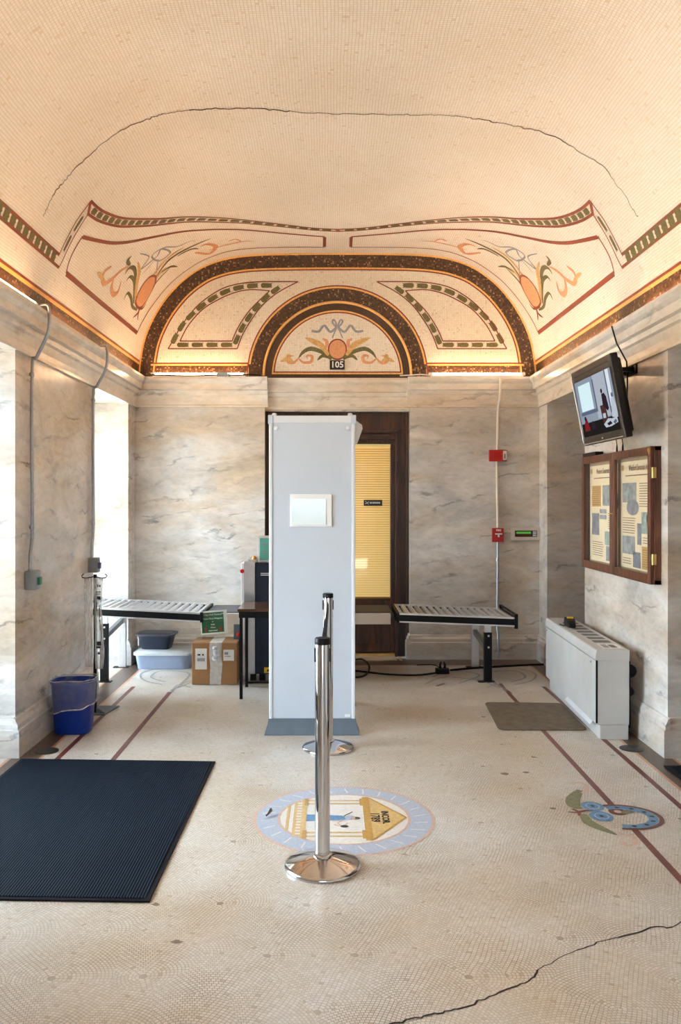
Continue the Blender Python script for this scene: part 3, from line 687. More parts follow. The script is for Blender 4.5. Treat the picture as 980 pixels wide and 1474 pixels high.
for r0, r1, mm, lay in ((.90, .913, 'red', 3), (.882, .90, 'gold', 4), (.752, .882, 'brown', 4), (.66, .735, 'darkbrown', 4), (.645, .66, 'gold', 5), (.632, .645, 'red', 5)):
    Lu.ring(LC, r0, r1, mm, lay, 0, PI, 48)
Lu.ring(LC, 0, .632, 'lun', 4, 0, PI, 48)
R(-.735, .735, 2.80, 2.868, 'darkbrown', 6); R(-.66, .66, 2.868, 2.884, 'gold', 7); R(-.645, .645, 2.884, 2.896, 'red', 7)
R(-.895, -.735, 2.80, 2.97, 'brown', 5); R(.735, .895, 2.80, 2.97, 'brown', 5)
# quarter panels with olive leaf chains
q_o = [(242, 502), (250, 488.6), (263, 466), (286, 438.6), (314, 418.6), (337, 410), (366, 406), (400, 405.5), (429, 405.5)]
q_i = [(429, 405.5), (400, 421), (377, 440), (360, 463), (348.6, 483), (341.4, 502)]
p_o = [(259, 491), (271, 468.6), (291, 446), (314, 431.5), (337, 421.5), (360, 417), (388, 418.6)]
p_i = [(388, 418.6), (360, 446), (343, 471), (334, 491)]
for gm in (lambda p: p, mirror):
    st = lambda L_, **k: Lu.stroke(gm(lz(L_)), .011, 'red', 2, **k)
    st(q_o); st(q_i); st([(341.4, 502), (242, 502)], smooth=False); st(p_o); st(p_i); st([(334, 491), (259, 491)], smooth=False)
    Lu.chain(gm(lz([(247, 496), (257, 477), (268, 461), (288.5, 442), (314, 425), (337, 415.8), (363, 411.5), (394, 411)])), .05, .135, 'olive', 2)
    Lu.chain(gm(lz([(337, 497), (346, 477), (352, 466), (366, 446), (383, 428), (404, 412)])), .05, .125, 'olive', 2)
    Lu.chain(gm(lz([(253, 496.5), (337, 496.5)])), .045, .14, 'olive', 2, smooth=False)
# central ornament
K = lambda L_: [W(360+x/3.77, 420+y/3.77, YB) for x, y in L_]
c0 = K([(472, 313)])[0]; c0 = (0, c0[1]); Lu.disc(c0, .098, .108, 'redv', 6); Lu.disc(c0, .083, .094, 'salmon', 7)
for pts, w, mm in (
    ([(470, 192), (435, 218), (402, 184), (372, 216), (334, 212)], .014, 'greyblue'), ([(470, 192), (452, 176), (446, 158), (456, 154), (466, 172), (470, 192)], .011, 'greyblue'), ([(470, 192), (458, 205), (448, 208)], .010, 'greyblue'),
    ([(470, 192), (445, 252)], .008, 'greyblue'),
    ([(440, 368), (395, 330), (330, 310), (288, 328), (262, 362)], .036, 'olive'), ([(440, 362), (395, 348), (365, 372)], .028, 'olive'), ([(450, 360), (420, 335), (400, 345)], .03, 'olive'),
    ([(262, 362), (290, 384), (330, 380), (335, 350), (308, 348), (312, 365)], .024, 'salmon'), ([(262, 362), (235, 386), (205, 380), (210, 352), (238, 348)], .024, 'salmon'), ([(232, 384), (205, 366), (165, 380)], .026, 'tan'), ([(222, 352), (205, 350), (215, 340)], .02, 'tan'),
    ([(425, 345), (385, 292), (340, 268), (298, 250)], .034, 'tan'), ([(410, 310), (416, 272), (392, 254)], .030, 'salmon')):
    both(Lu.stroke, K(pts), w*(1.7 if mm in ('greyblue', 'tan') else 1.2), mm, 6, taper=pointed if mm != 'greyblue' else None)
struct(b.build('wall_back', [M[k] for k in mats], solid=False))
# raised moulding around the inner lunette
b = MB(); b.tube([(.742*math.cos(a), YB-.006, 2.853+.742*math.sin(a)) for a in [PI*i/48 for i in range(49)]], .013, 8)
struct(b.build('trim_1', M['gold'], smooth=True))
# --- front wall behind the photographer's doorway
b = MB(); b.box(-HW-.1, -.7, -.5, -.02, 0, 2.4); b.box(.7, HW+.1, -.5, -.02, 0, 2.4); b.box(-HW-.1, HW+.1, -.5, -.02, 2.4, 4.25)
struct(b.build('wall_front', M['marble'], solid=False))

# --- entablature
PRO = [(0, 2.535), (.022, 2.535), (.022, 2.555), (.012, 2.560), (.016, 2.60), (.03, 2.655), (.048, 2.668), (.052, 2.688), (.054, 2.702), (.092, 2.704), (.092, 2.762), (.100, 2.768), (.118, 2.785), (.127, 2.805), (.127, 2.828), (-.06, 2.828), (-.06, 2.535)]
for g, nm in ((-1, 'trim_2'), (1, 'trim_3')):
    b = MB(); b.prism([(g*(HW-p), z) for p, z in PRO], 'Y', -.1, YB+.03)
    for y in (1.2, 2.6, 4.1, 5.62, 7.3):                                    # open joints between the cornice blocks
        pass
    struct(b.build(nm, M['marble_trim']))
b = MB()
for g in (-1, 1): b.prism([(YB-p, z) for p, z in PRO], 'X', min(g*.70, g*HW), max(g*.70, g*HW))
struct(b.build('trim_4', M['marble_trim']))
b = MB(); b.prism([(YB+.055-p*.9, z-.018 if z < 2.75 else z-.004) for p, z in PRO], 'X', -.75, .75)
struct(b.build('trim_5', M['marble_trim']))
# --- plinths
PL = [(0, 0), (.038, 0), (.038, .170), (.030, .176), (.030, .205), (.018, .225), (.014, .242), (0, .247)]
def plinth(b, p0, p1, nrm):
    """plinth run from p0 to p1 (plan), facing nrm"""
    d = Vector((p1[0]-p0[0], p1[1]-p0[1])); 
    b.loft([[(q[0]+nrm[0]*o, q[1]+nrm[1]*o, z) for o, z in PL] for q in (p0, p1)])
for g, nm in ((-1, 'baseboard_left'), (1, 'baseboard_right')):
    b = MB(); e = .038
    ys = [-.02]+[v for o in OPEN for v in o]+[YB]
    for i in range(0, len(ys), 2): plinth(b, (g*HW, ys[i]-(e if i else 0)), (g*HW, ys[i+1]+(e if i+2 < len(ys) else 0)), (-g, 0))
    for o in OPEN:
        plinth(b, (g*HW, o[0]), (g*(HW+THK), o[0]), (0, 1)); plinth(b, (g*HW, o[1]), (g*(HW+THK), o[1]), (0, -1))
    struct(b.build(nm, M['marble']))
b = MB()
for g in (-1, 1):
    plinth(b, (g*DW, YB), (g*HW, YB), (0, -1)); plinth(b, (g*DW, YB-.038), (g*DW, 8.55), (-g, 0))
struct(b.build('baseboard_back', M['marble']))

# --- doors and windows
def part(b, name, m, parent, **k): return b.build(name, m, parent, **k)
# back door: dark wooden surround, glazed leaf with yellow blind
d1 = MB()
d1.box(-.731, -.59, 8.54, 8.70, 0, 2.50); d1.box(.59, .731, 8.54, 8.70, 0, 2.50); d1.box(-.73, .73, 8.537, 8.70, 2.32, 2.499)
for g in (-1, 1):
    d1.box(min(g*.59, g*.615), max(g*.59, g*.615), 8.515, 8.56, 0, 2.34); d1.box(min(g*.70, g*.731), max(g*.70, g*.731), 8.51, 8.56, 0, 2.5)
door = struct(d1.build('door_1', M['wood_dark'], bevel=.004))
b = MB(); b.box(-.59, .59, 8.58, 8.66, 2.18, 2.33)
for z0, z1, dy in ((2.19, 2.205, .02), (2.225, 2.25, .035), (2.25, 2.275, .05), (2.285, 2.31, .065), (2.31, 2.325, .08)): b.box(-.615, .615, 8.58-dy, 8.60, z0, z1)
for i in range(40): b.box(-.58+i*.0295, -.565+i*.0295, 8.552, 8.585, 2.207, 2.222)
part(b, 'crown_moulding', M['wood_dark'], door)
b = MB(); b.box(-.59, -.55, 8.60, 8.66, .03, 2.18); b.box(.55, .59, 8.60, 8.66, .03, 2.18); b.box(-.55, .55, 8.60, 8.66, .03, .58)
b.box(-.40, .40, 8.59, 8.62, .12, .48)
part(b, 'door_leaf', M['wood_dark'], door, bevel=.004)
b = MB(); b.box(-.55, .55, 8.615, 8.621, .58, 2.18); part(b, 'door_glass', M['glass'], door)
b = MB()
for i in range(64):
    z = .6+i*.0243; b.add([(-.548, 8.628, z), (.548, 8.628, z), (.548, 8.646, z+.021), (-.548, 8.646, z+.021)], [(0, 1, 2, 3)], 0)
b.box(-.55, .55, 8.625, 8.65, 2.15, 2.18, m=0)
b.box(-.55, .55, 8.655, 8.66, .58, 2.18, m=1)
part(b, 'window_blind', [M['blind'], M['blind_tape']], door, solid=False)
sx0, sz0 = W(523.5, 719.5, 8.61); sx1, sz1 = W(550, 728.2, 8.61)
b = MB(); b.box(sx0, sx1, 8.606, 8.613, sz1, sz0)
b.text('NO SMOKING', .021, ((sx0+sx1)/2+.02, 8.604, (sz0+sz1)/2), (1, 0, 0), (0, 0, 1), 1, sx=.8, bold=.001)
b.tube([(sx0+.012, 8.604, sz1+.022), (sx0+.03, 8.604, sz1+.026), (sx0+.052, 8.604, sz1+.042)], .003, 6, m=1)
b.tube([(sx0+.014, 8.604, sz0-.012), (sx0+.035, 8.604, sz1+.03), (sx0+.05, 8.604, sz1+.014)], .002, 6, m=1)
part(b, 'door_sign', [M['plate'], M['paper']], door)
b = MB(); b.box(-.6, .6, 8.55, 8.66, 0, .028); part(b, 'threshold', M['brass'], door, bevel=.003)
# added dark slab behind the back door, standing in for the unlit room
b = MB(); b.box(-.75, .75, 8.75, 8.8, 0, 2.5); struct(b.build('dark_backing', M['wood_dark']))
# left windows, left entrance, right doors
def window(name, y0, y1, z0, z1, x):
    b = MB(); t = .06
    b.box(x-.05, x, y0, y0+t, z0, z1); b.box(x-.05, x, y1-t, y1, z0, z1); b.box(x-.05, x, y0, y1, z0, z0+t); b.box(x-.05, x, y0, y1, z1-t, z1)
    b.box(x-.04, x-.01, y0, y1, (z0+z1)/2-.02, (z0+z1)/2+.02); b.box(x-.04, x-.01, (y0+y1)/2-.015, (y0+y1)/2+.015, z0, z1)
    w = struct(b.build(name, M['wood_dark']))
    p = B(x-.028, x-.022, y0+t, y1-t, z0+t, z1-t).build('window_pane', M['glass'], w)
    if z0 > .1: B(x-.04, x+.06, y0, y1, z0-.09, z0).build('window_sill', M['marble_trim'], w)
    return w
XL = -HW-THK+.1
window('window_1', 6.9, 8.1, .06, HEAD, XL)
def glazed_door(name, y0, y1, x):
    b = MB(); b.box(x-.08, x, y0, y0+.07, 0, HEAD); b.box(x-.08, x, y1-.07, y1, 0, HEAD); b.box(x-.08, x, y0, y1, HEAD-.08, HEAD); b.box(x-.08, x, y0, y1, 2.05, 2.13)
    d = struct(b.build(name, M['wood_dark'], bevel=.004))
    for a, c in ((y0+.07, (y0+y1)/2), ((y0+y1)/2, y1-.07)):
        l = MB(); l.box(x-.06, x-.02, a, a+.09, .01, 2.05); l.box(x-.06, x-.02, c-.09, c, .01, 2.05); l.box(x-.06, x-.02, a, c, .01, .22); l.box(x-.06, x-.02, a, c, 1.95, 2.05)
        lo = l.build('door_leaf', M['wood_dark'], d)
        B(x-.043, x-.037, a+.09, c-.09, .22, 1.95).build('door_glass', M['glass'], lo)
    B(x-.043, x-.037, y0+.07, y1-.07, 2.13, HEAD-.08).build('transom_glass', M['glass'], d)
    return d
glazed_door('door_2', 3.2, 5.2, XL)
def panel_door(name, y0, y1, x):
    b = MB(); b.box(x, x+.08, y0, y1, 0, HEAD)
    for a, c in ((y0+.12, (y0+y1)/2-.06), ((y0+y1)/2+.06, y1-.12)):
        for z0, z1 in ((.2, .9), (1.05, 1.95), (2.1, 2.4)): b.box(x-.02, x+.01, a, c, z0, z1)
    return struct(b.build(name, M['wood_dark'], bevel=.006))
for i, (y0, y1) in enumerate(OPEN): panel_door('door_%d' % (3+i), y0, y1, HW+THK-.1)
# stone floor outside the entrance
b = MB(); b.box(-16, -2.6, -5, 13, -.25, -.05); struct(b.build('outside_paving', M['paving']))
b = MB(); b.box(-4, 4, -6, -.9, -.25, -.02); struct(b.build('front_paving', M['outer']))

# ------------------------------------------------------------------ light
SKY_W, SKY_S, SKY_F = 25.0, 3.3, .5
world = bpy.data.worlds.new('sky'); C.world = world; world.use_nodes = True
nt = world.node_tree; nt.nodes.clear()
out = N(nt, 'ShaderNodeOutputWorld'); bg = N(nt, 'ShaderNodeBackground'); tc = N(nt, 'ShaderNodeTexCoord'); sp = N(nt, 'ShaderNodeSeparateXYZ')
nt.links.new(tc.outputs['Generated'], sp.inputs[0])
r = N(nt, 'ShaderNodeValToRGB'); e = r.color_ramp.elements
e[0].position = .0; e[0].color = (.30, .28, .25, 1); e[1].position = 1; e[1].color = (.62, .80, 1.0, 1)
x = e.new(.49); x.color = (.42, .42, .40, 1); x = e.new(.53); x.color = (.74, .88, 1.0, 1)
mr = N(nt, 'ShaderNodeMapRange'); mr.inputs['From Min'].default_value = -1; nt.links.new(sp.outputs['Z'], mr.inputs['Value'])
nt.links.new(mr.outputs[0], r.inputs['Fac']); nt.links.new(r.outputs['Color'], bg.inputs[0])
# sky strength weighted by direction to balance the room: raised left, reduced at front
fx = N(nt, 'ShaderNodeMapRange'); fx.inputs['From Min'].default_value = -1; fx.inputs['From Max'].default_value = -.52; fx.inputs['To Min'].default_value = SKY_W; fx.inputs['To Max'].default_value = SKY_S
nt.links.new(sp.outputs['X'], fx.inputs['Value'])
fy = N(nt, 'ShaderNodeMapRange'); fy.inputs['From Min'].default_value = -.98; fy.inputs['From Max'].default_value = -.7; fy.inputs['To Min'].default_value = SKY_F; fy.inputs['To Max'].default_value = 1
nt.links.new(sp.outputs['Y'], fy.inputs['Value'])
fm = N(nt, 'ShaderNodeMath', operation='MULTIPLY'); nt.links.new(fx.outputs[0], fm.inputs[0]); nt.links.new(fy.outputs[0], fm.inputs[1]); nt.links.new(fm.outputs[0], bg.inputs[1])
nt.links.new(bg.outputs[0], out.inputs[0])
sl = bpy.data.lights.new('sun', 'SUN'); sl.energy = 125; sl.color = (1, .96, .90); sl.angle = math.radians(.6)
so = bpy.data.objects.new('sun', sl); COL.objects.link(so); so.rotation_euler = Vector((-.5, -.5, -.7)).to_track_quat('-Z', 'Y').to_euler(); so.location = (6, 6, 12)
def portal(name, loc, rot, sx, sy):
    l = bpy.data.lights.new(name, 'AREA'); l.shape = 'RECTANGLE'; l.size = sx; l.size_y = sy; l.cycles.is_portal = True
    o = bpy.data.objects.new(name, l); COL.objects.link(o); o.location = loc; o.rotation_euler = rot
for y0, y1, z0 in ((3.2, 5.2, 0), (6.9, 8.1, .06)):
    portal('daylight_portal', (XL-.1, (y0+y1)/2, (z0+HEAD)/2), (0, -PI/2, 0), HEAD-z0, y1-y0)
portal('daylight_portal', (0, -.55, 1.2), (PI/2, 0, 0), 1.4, 2.4)

# ------------------------------------------------------------------ lamps on the cornice
def tube_lamp(p0, p1, label):
    p0, p1 = Vector(p0), Vector(p1); mid_ = (p0+p1)/2
    t = thing('fluorescent_lamp', label, 'lamp', (mid_.x, mid_.y, 2.828), group='cornice lamps')
    d = (p1-p0).normalized(); s = Vector((-d.y, d.x, 0))
    b = MB(); h = .018
    b.loft([[(q+s*a).to_tuple()[:2]+(z,) for a, z in ((-h, 2.828), (h, 2.828), (h, 2.846), (-h, 2.846))] for q in (p0, p1)])
    b.build('housing', M['white'], t)
    b = MB(); b.tube([(p0.x, p0.y, 2.858), (p1.x, p1.y, 2.858)], .013, 10); b.build('tube', M['tube'], t, smooth=True)
    for q in (p0, p1):
        b = MB(); b.tube([(q-d*.02).to_tuple()[:2]+(2.858,), (q+d*.02).to_tuple()[:2]+(2.858,)], .016, 10); b.build('end_cap', M['white'], t, smooth=True)
YL = YB-.085
tube_lamp((-1.84, YL, 0), (-.92, YL, 0), 'lit tube lamp on the back cornice left of the black number plate')
tube_lamp((.93, YL, 0), (1.85, YL, 0), 'lit tube lamp on the back cornice right of the black number plate')
XC = HW-.047
for g, nm, L_ in ((-1, 'left', ((6.95, 8.1, 'at its far end by the back corner'), (5.72, 6.6, 'between the two bent grey pipes'), (4.35, 5.35, 'just before the nearer bent grey pipe'), (2.9, 4.1, 'over the left entrance'), (1.4, 2.6, 'nearest the camera'))),
                  (1, 'right', ((7.2, 8.1, 'at its far end by the back corner'), (6.0, 7.1, 'above the television'), (4.4, 5.55, 'just past the dark gap'), (2.9, 4.1, 'over the right doorway'), (1.4, 2.6, 'nearest the camera')))):
    for y0, y1, w in L_:
        xc = XC-.022 if 'just before' in w else XC
        tube_lamp((g*xc, y0, 0), (g*xc, y1, 0), 'lit tube lamp on the %s cornice, %s' % (nm, w))
# cable and box on the back cornice
b = MB()
px = [(-1.86, 2.845), (-1.5, 2.838), (-1.25, 2.842), (-1.13, 2.85), (-1.0, 2.842), (-.86, 2.85), (-.76, 2.84)]
b.tube([(x, YB-.118, z) for x, z in catmull(px, 5)], .006, 8)
tag(b.build('cable', M['cable'], smooth=True), 'dark cable lying along the back cornice on the left', 'cable')
t = thing('junction_box', 'small grey junction box on the back cornice, left of the number plate', 'box', (-1.13, YB-.09, 2.829))
B(-1.2, -1.09, YB-.127, YB-.108, 2.829, 2.872).build('box_body', M['box_grey'], t, bevel=.003)
b = MB(); b.lathe([(.012, 0), (.012, .02)], (-1.075, YB-.117, 2.83), 10); b.build('connector', M['greenb'], t)
b = MB(); b.tube([(x, YB-.115, z) for x, z in catmull([(.62, 2.838), (.75, 2.845), (.83, 2.85), (.92, 2.84)], 5)], .006, 8)
tag(b.build('cable', M['wcable'], smooth=True), 'white cable on the back cornice right of the number plate', 'cable')
# number plate
x0, z0 = W(474.5, 532.3, YB); x1, z1 = W(496, 519, YB)
t = thing('number_plate', 'black room number plate reading 105 on the mosaic lunette', 'sign', ((x0+x1)/2, YB-.012, z0))
B(x0, x1, YB-.02, YB-.004, z0, z1).build('plate', M['plate'], t, bevel=.002)
b = MB(); b.text('105', .088, ((x0+x1)/2, YB-.0215, (z0+z1)/2), (1, 0, 0), (0, 0, 1), 0, sx=1.0, bold=.002); b.build('digits', M['paper'], t, solid=False)

# ------------------------------------------------------------------ conduits on the left pier
def conduit(y, zbox, label, blabel, lens, name_y):
    X = -HW+.022
    t = thing('conduit', label, 'pipe', (X, y, zbox+.09), group='bent pipes on the left pier')
    XO = -HW+.145
    path = [(XO-.09, y-.005, 2.845), (XO-.03, y-.005, 2.862), (XO-.002, y-.003, 2.845), (XO, y, 2.74), (XO-.02, y+.01, 2.66), (X+.03, y+.03, 2.53), (X, y+.035, 2.44), (X, y+.035, 1.55), (X, y+.035, zbox+.30), (X, y+.02, zbox+.22), (X, y, zbox+.16), (X, y, zbox+.06)]
    P_ = []
    for a in range(len(path)-1):
        P_.append(path[a])
    P_.append(path[-1])
    xy = [Vector(p) for p in path]; sm = []
    for i in range(len(xy)-1):
        p0, p1, p2, p3 = xy[max(0, i-1)], xy[i], xy[i+1], xy[min(len(xy)-1, i+2)]
        for k in range(5):
            u = k/5; sm.append(.5*((2*p1)+(p2-p0)*u+(2*p0-5*p1+4*p2-p3)*u*u+(-p0+3*p1-3*p2+p3)*u**3))
    sm.append(xy[-1])
    b = MB(); b.tube(sm, .0115, 10); b.build('pipe', M['galv'], t, smooth=True, ang=60)
    for z in (2.42, zbox+.34):
        b = MB(); b.lathe([(.0155, -.012), (.0155, .012)], (X, y+.035, z), 12); b.box(X-.02, X-.005, y+.035, y+.065, z-.008, z+.008); b.build('pipe_clip', M['galv'], t)
    s = thing('switch_box', blabel, 'switch', (X, y, zbox-.06), group='switch boxes on the left pier')
    B(-HW+.001, -HW+.075, y-.045, y+.045, zbox-.06, zbox+.06).build('box_body', M['box_grey'], s, bevel=.004)
    b = MB(); b.box(-HW+.075, -HW+.093, y-.02, y+.02, zbox-.03, zbox+.02); b.build('button', lens, s, bevel=.004)
conduit(5.40, 1.083, 'bent metal pipe down the left pier, nearer the entrance', 'grey switch box with green button, nearer one on left pier', M['greenb'], 0)
conduit(6.80, 1.072, 'bent metal pipe down the far edge of the left pier', 'grey switch box with violet switch above the bag stand', M['purp'], 0)

# ------------------------------------------------------------------ back wall devices
XA = W(716, 0, YB)[0]
t = thing('conduit', 'thin straight ivory conduit running down the right back wall', 'pipe', (XA, YB-.02, 0))
b = MB(); b.tube([(XA, YB-.14, 2.83), (XA, YB-.14, 2.72), (XA, YB-.12, 2.62), (XA, YB-.03, 2.52), (XA, YB-.014, 2.46), (XA-.008, YB-.014, 2.0), (XA, YB-.014, 1.33)], .012, 10); b.build('upper_pipe', M['conduitw'], t, smooth=True)
b = MB(); b.tube([(XA, YB-.014, 1.2), (XA-.006, YB-.014, .30), (XA-.004, YB-.05, .25), (XA, YB-.052, .02)], .011, 10); b.build('lower_pipe', M['galv'], t, smooth=True)
for z in (.62, 1.0):
    b = MB(); b.lathe([(.017, -.014), (.017, .014)], (XA-.004, YB-.014, z), 12); b.build('pipe_clip', M['galv'], t)
x0, z1 = W(702.5, 648, YB); x1, z0 = W(728.5, 664.5, YB)
t = thing('alarm_strobe', 'red fire alarm strobe with clear lens, higher of the wall devices', 'alarm', ((x0+x1)/2, YB-.03, z0))
B(x0, x1-.045, YB-.065, YB-.026, z0, z1).build('housing', M['redp'], t, bevel=.006)
b = MB()
for i in range(5): b.box(x0+.05+i*.014, x0+.055+i*.014, YB-.068, YB-.063, z0+.02, z1-.02)
b.build('sounder_slots', M['redl'], t)
B(x1-.047, x1-.004, YB-.055, YB-.026, z0+.012, z1-.008).build('strobe_lens', M['white'], t, bevel=.008)
B(x1-.05, x1+.0, YB-.04, YB-.026, z0, z1).build('lens_base', M['redp'], t, bevel=.003)
B(x1-.034, x1-.018, YB-.058, YB-.05, z0+.03, z1-.04).build('lamp_element', M['box_grey'], t)
x0, z1 = W(707, 760, YB); x1, z0 = W(723.5, 780, YB)
t = thing('pull_station', 'red fire alarm pull station with white handle', 'alarm', ((x0+x1)/2, YB-.03, z0))
B(x0, x1, YB-.05, YB-.026, z0, z1).build('housing', M['redp'], t, bevel=.004)
xm = (x0+x1)/2+.006; zm = (z0+z1)/2
b = MB(); b.box(xm-.035, xm+.035, YB-.058, YB-.048, zm+.006, zm+.018); b.box(xm-.008, xm+.008, YB-.058, YB-.048, zm-.02, zm+.01); b.build('handle', M['white'], t)
b = MB(); b.text('FIRE', .028, (xm, YB-.051, z1-.022), (1, 0, 0), (0, 0, 1), 0, bold=.001); b.build('lettering', M['paper'], t, solid=False)
b = MB(); b.tube([(x1-.004, YB-.016, W(0, 765, YB)[1]), (W(734, 0, YB)[0], YB-.016, W(0, 765, YB)[1])], .01, 10)
tag(b.build('conduit', M['conduitw'], smooth=True), 'short ivory conduit between pull station and display panel', 'pipe')
x0, z1 = W(734, 759, YB); x1, z0 = W(776.5, 777.5, YB)
t = thing('annunciator_panel', 'beige alarm display panel with green screen on the back wall', 'alarm panel', ((x0+x1)/2, YB-.02, z0))
B(x0, x1, YB-.035, YB-.0005, z0, z1).build('housing', M['beige'], t, bevel=.004)
B(x0+.042, x1-.036, YB-.038, YB-.03, z0+.035, z1-.032).build('display_frame', M['plate'], t)
B(x0+.055, x1-.095, YB-.040, YB-.034, z0+.065, z1-.042).build('green_screen', M['lcd'], t)
B(x0+.055, x1-.095, YB-.040, YB-.034, z0+.040, z0+.060).build('red_screen', M['lcd_red'], t)
for k in range(3): B(x1-.078, x1-.044, YB-.042, YB-.034, z0+.042+k*.018, z0+.054+k*.018).build('button', M['dett'], t)

# ------------------------------------------------------------------ walk-through metal detector
YD = 5.70; x0, x1 = -.489, .100
t = thing('metal_detector', 'tall grey walk-through metal detector in the middle of the hall', 'metal detector', (-.195, 6.13, 0))
def det_panel(y0, y1):
    o = B(x0+.012, x1-.012, y0, y1, .105, 2.13).build('side_panel', M['det'], t, bevel=.004)
    for a, c in ((x0, x0+.024), (x1-.024, x1)): B(a, c, y0-.006, y1+.006, .105, 2.14).build('edge_trim', M['dett'], o, bevel=.005)
    B(x0-.004, x1+.004, y0-.008, y1+.008, 2.128, 2.178).build('header', M['dett'], o, bevel=.004)
    B(x0-.006, x0+.028, y0-.011, y1+.011, 2.122, 2.182).build('header_corner', M['det'], o, bevel=.003)
    B(x1-.028, x1+.006, y0-.011, y1+.011, 2.122, 2.182).build('header_corner', M['det'], o, bevel=.003)
    for xx in (x0+.034, x1-.034):
        b = MB(); b.lathe([(.017, 0), (.017, .014), (.012, .021)], (xx, (y0+y1)/2, 2.178), 16); b.build('cap', M['dett'], o, smooth=True)
        b = MB(); b.lathe([(.015, 0), (.015, -.006), (.009, -.01)], (xx+(.014 if xx < -.2 else -.014), y0-.0005, 2.092), 16, axis='Y'); b.build('screw', M['dett'], o, smooth=True)
    b = MB(); loops = []
    for ex, z in ((.030, 0), (.028, .012), (.014, .05), (.006, .085), (.003, .108)): loops.append([(x0-ex, y0-ex-.004, z), (x1+ex, y0-ex-.004, z), (x1+ex, y1+ex+.004, z), (x0-ex, y1+ex+.004, z)])
    b.loft(loops); b.build('base_boot', M['boot'], o)
    return o
p1 = det_panel(YD, YD+.075); det_panel(YD+.80, YD+.875)
B(-.43, .04, YD+.07, YD+.81, 1.99, 2.17).build('crossbar', M['det'], t, bevel=.006)
b = MB(); b.prism([(YD+.09, 2.155), (YD+.09, 2.0), (YD+.34, 2.0), (YD+.34, 2.155)], 'X', .03, .112)
b.prism([(.100, 2.16), (.150, 2.125), (.155, 2.10), (.122, 2.005), (.100, 2.005)], 'Y', YD+.1, YD+.33)
b.build('control_box', M['dett'], t, bevel=.003)
wx0, wz1 = W(417.5, 711, YD); wx1, wz0 = W(477.5, 758, YD)
b = MB(); b.box(wx0, wx1, YD-.012, YD, wz0, wz1); fr = b.build('display_panel', M['white'], p1, bevel=.003)
ix0, iz1 = W(420, 718, YD); ix1, iz0 = W(469, 755, YD)
b = MB(); b.box(ix0, ix1, YD-.0155, YD-.010, iz0, iz1); b.build('display_glass', M['mirror'], fr)
sx0, sz1 = W(496, 1028, YD); sx1, sz0 = W(504, 1032, YD)
B(sx0, sx1, YD-.003, YD, sz0, sz1).build('sticker', M['paper'], p1)

# ------------------------------------------------------------------ stanchions
st = thing('stanchion', 'polished steel stanchion post standing nearest the camera, on the seal edge', 'stanchion', (-.103, 3.64, 0), group='belt stanchions')
cx, cy = -.103, 3.64
b = MB(); b.lathe([(.165, 0), (.168, .006), (.166, .014), (.155, .02), (.062, .046), (.046, .050), (.03, .052)], (cx, cy, 0), 64); b.build('base', M['chrome'], st, smooth=True, ang=50)
b = MB(); b.lathe([(.042, .046), (.042, .058), (.036, .062)], (cx, cy, 0), 40); b.build('base_collar', M['chrome'], st, smooth=True)
b = MB(); b.lathe([(.0325, .05), (.0325, .975)], (cx, cy, 0), 48); b.build('post', M['chrome'], st, smooth=True)
b = MB(); b.lathe([(.0335, .972), (.0345, .978), (.0345, .994), (.031, 1.0)], (cx, cy, 0), 40); b.build('cap', M['black'], st, smooth=True)
for k in range(3):
    a = k*PI/2+.05; ca, sa = math.cos(a), math.sin(a); b = MB()
    def q(r_, w_): return (cx+ca*r_-sa*w_, cy+sa*r_+ca*w_)
    b.loft([[q(.026, -.011)+(z,), q(.036, -.011)+(z,), q(.036, .011)+(z,), q(.026, .011)+(z,)] for z in (.895, .955)])
    b.build('belt_slot', M['black'], st, bevel=.002)
s2 = dup(st, (-.085, 5.375, 0), 'polished steel stanchion post standing farther back, before the metal detector')
MATW[s2.name] = Matrix.Translation((-.085, 5.375, 0))
b = MB(); loops = []
for i in range(25):
    u = i/24; y = 5.34+(3.675-5.34)*u; x = -.087+(-.103+.087)*u-.004*math.sin(PI*u); z = .925-.035*math.sin(PI*u); tw = .55*math.sin(PI*u)**.5
    dx, dz = math.sin(tw)*.025, math.cos(tw)*.025
    loops.append([(x-dx-.001, y, z-dz), (x-dx+.001, y, z-dz), (x+dx+.001, y, z+dz), (x+dx-.001, y, z+dz)])
b.loft(loops); b.build('belt', M['webbing'], s2)

# ------------------------------------------------------------------ mats on the floor
t = thing('doormat', 'large blue-black ribbed doormat on the left in front of the entrance', 'doormat', (-1.38, 4.22, 0))
P4 = [(-.787, 3.31), (-.770, 5.085), (-1.975, 5.135), (-1.985, 3.345)]
b = MB(); b.prism(P4, 'Z', .001, .009); b.build('rubber_border', M['rubedge'], t, bevel=.002)
ctr = (-1.38, 4.22); P5 = [(ctr[0]+(x-ctr[0])*.965, ctr[1]+(y-ctr[1])*.978) for x, y in P4]
b = MB(); b.prism(P5, 'Z', .008, .0125); b.build('carpet_field', M['rub'], t)
t = thing('floor_mat', 'small worn brown mat beside the white radiator cabinet', 'mat', (1.45, 6.17, 0))
P4 = [(1.10, 5.79), (1.72, 5.78), (1.745, 6.55), (1.145, 6.58)]; rr = []
for i, p in enumerate(P4):
    a, c = Vector(P4[i-1]), Vector(P4[(i+1) % 4]); p = Vector(p); u, v = (a-p).normalized()*.06, (c-p).normalized()*.06
    for k in range(6):
        tt = k/5; rr.append(tuple((p+u)*(1-tt)**2+2*tt*(1-tt)*p+tt*tt*(p+v)))
b = MB(); b.prism(rr, 'Z', .001, .008); b.build('mat_body', M['mat_brown'], t, bevel=.002)
t = thing('doormat', 'dark doormat corner by the right doorway', 'doormat', (2.3, 4.2, 0))
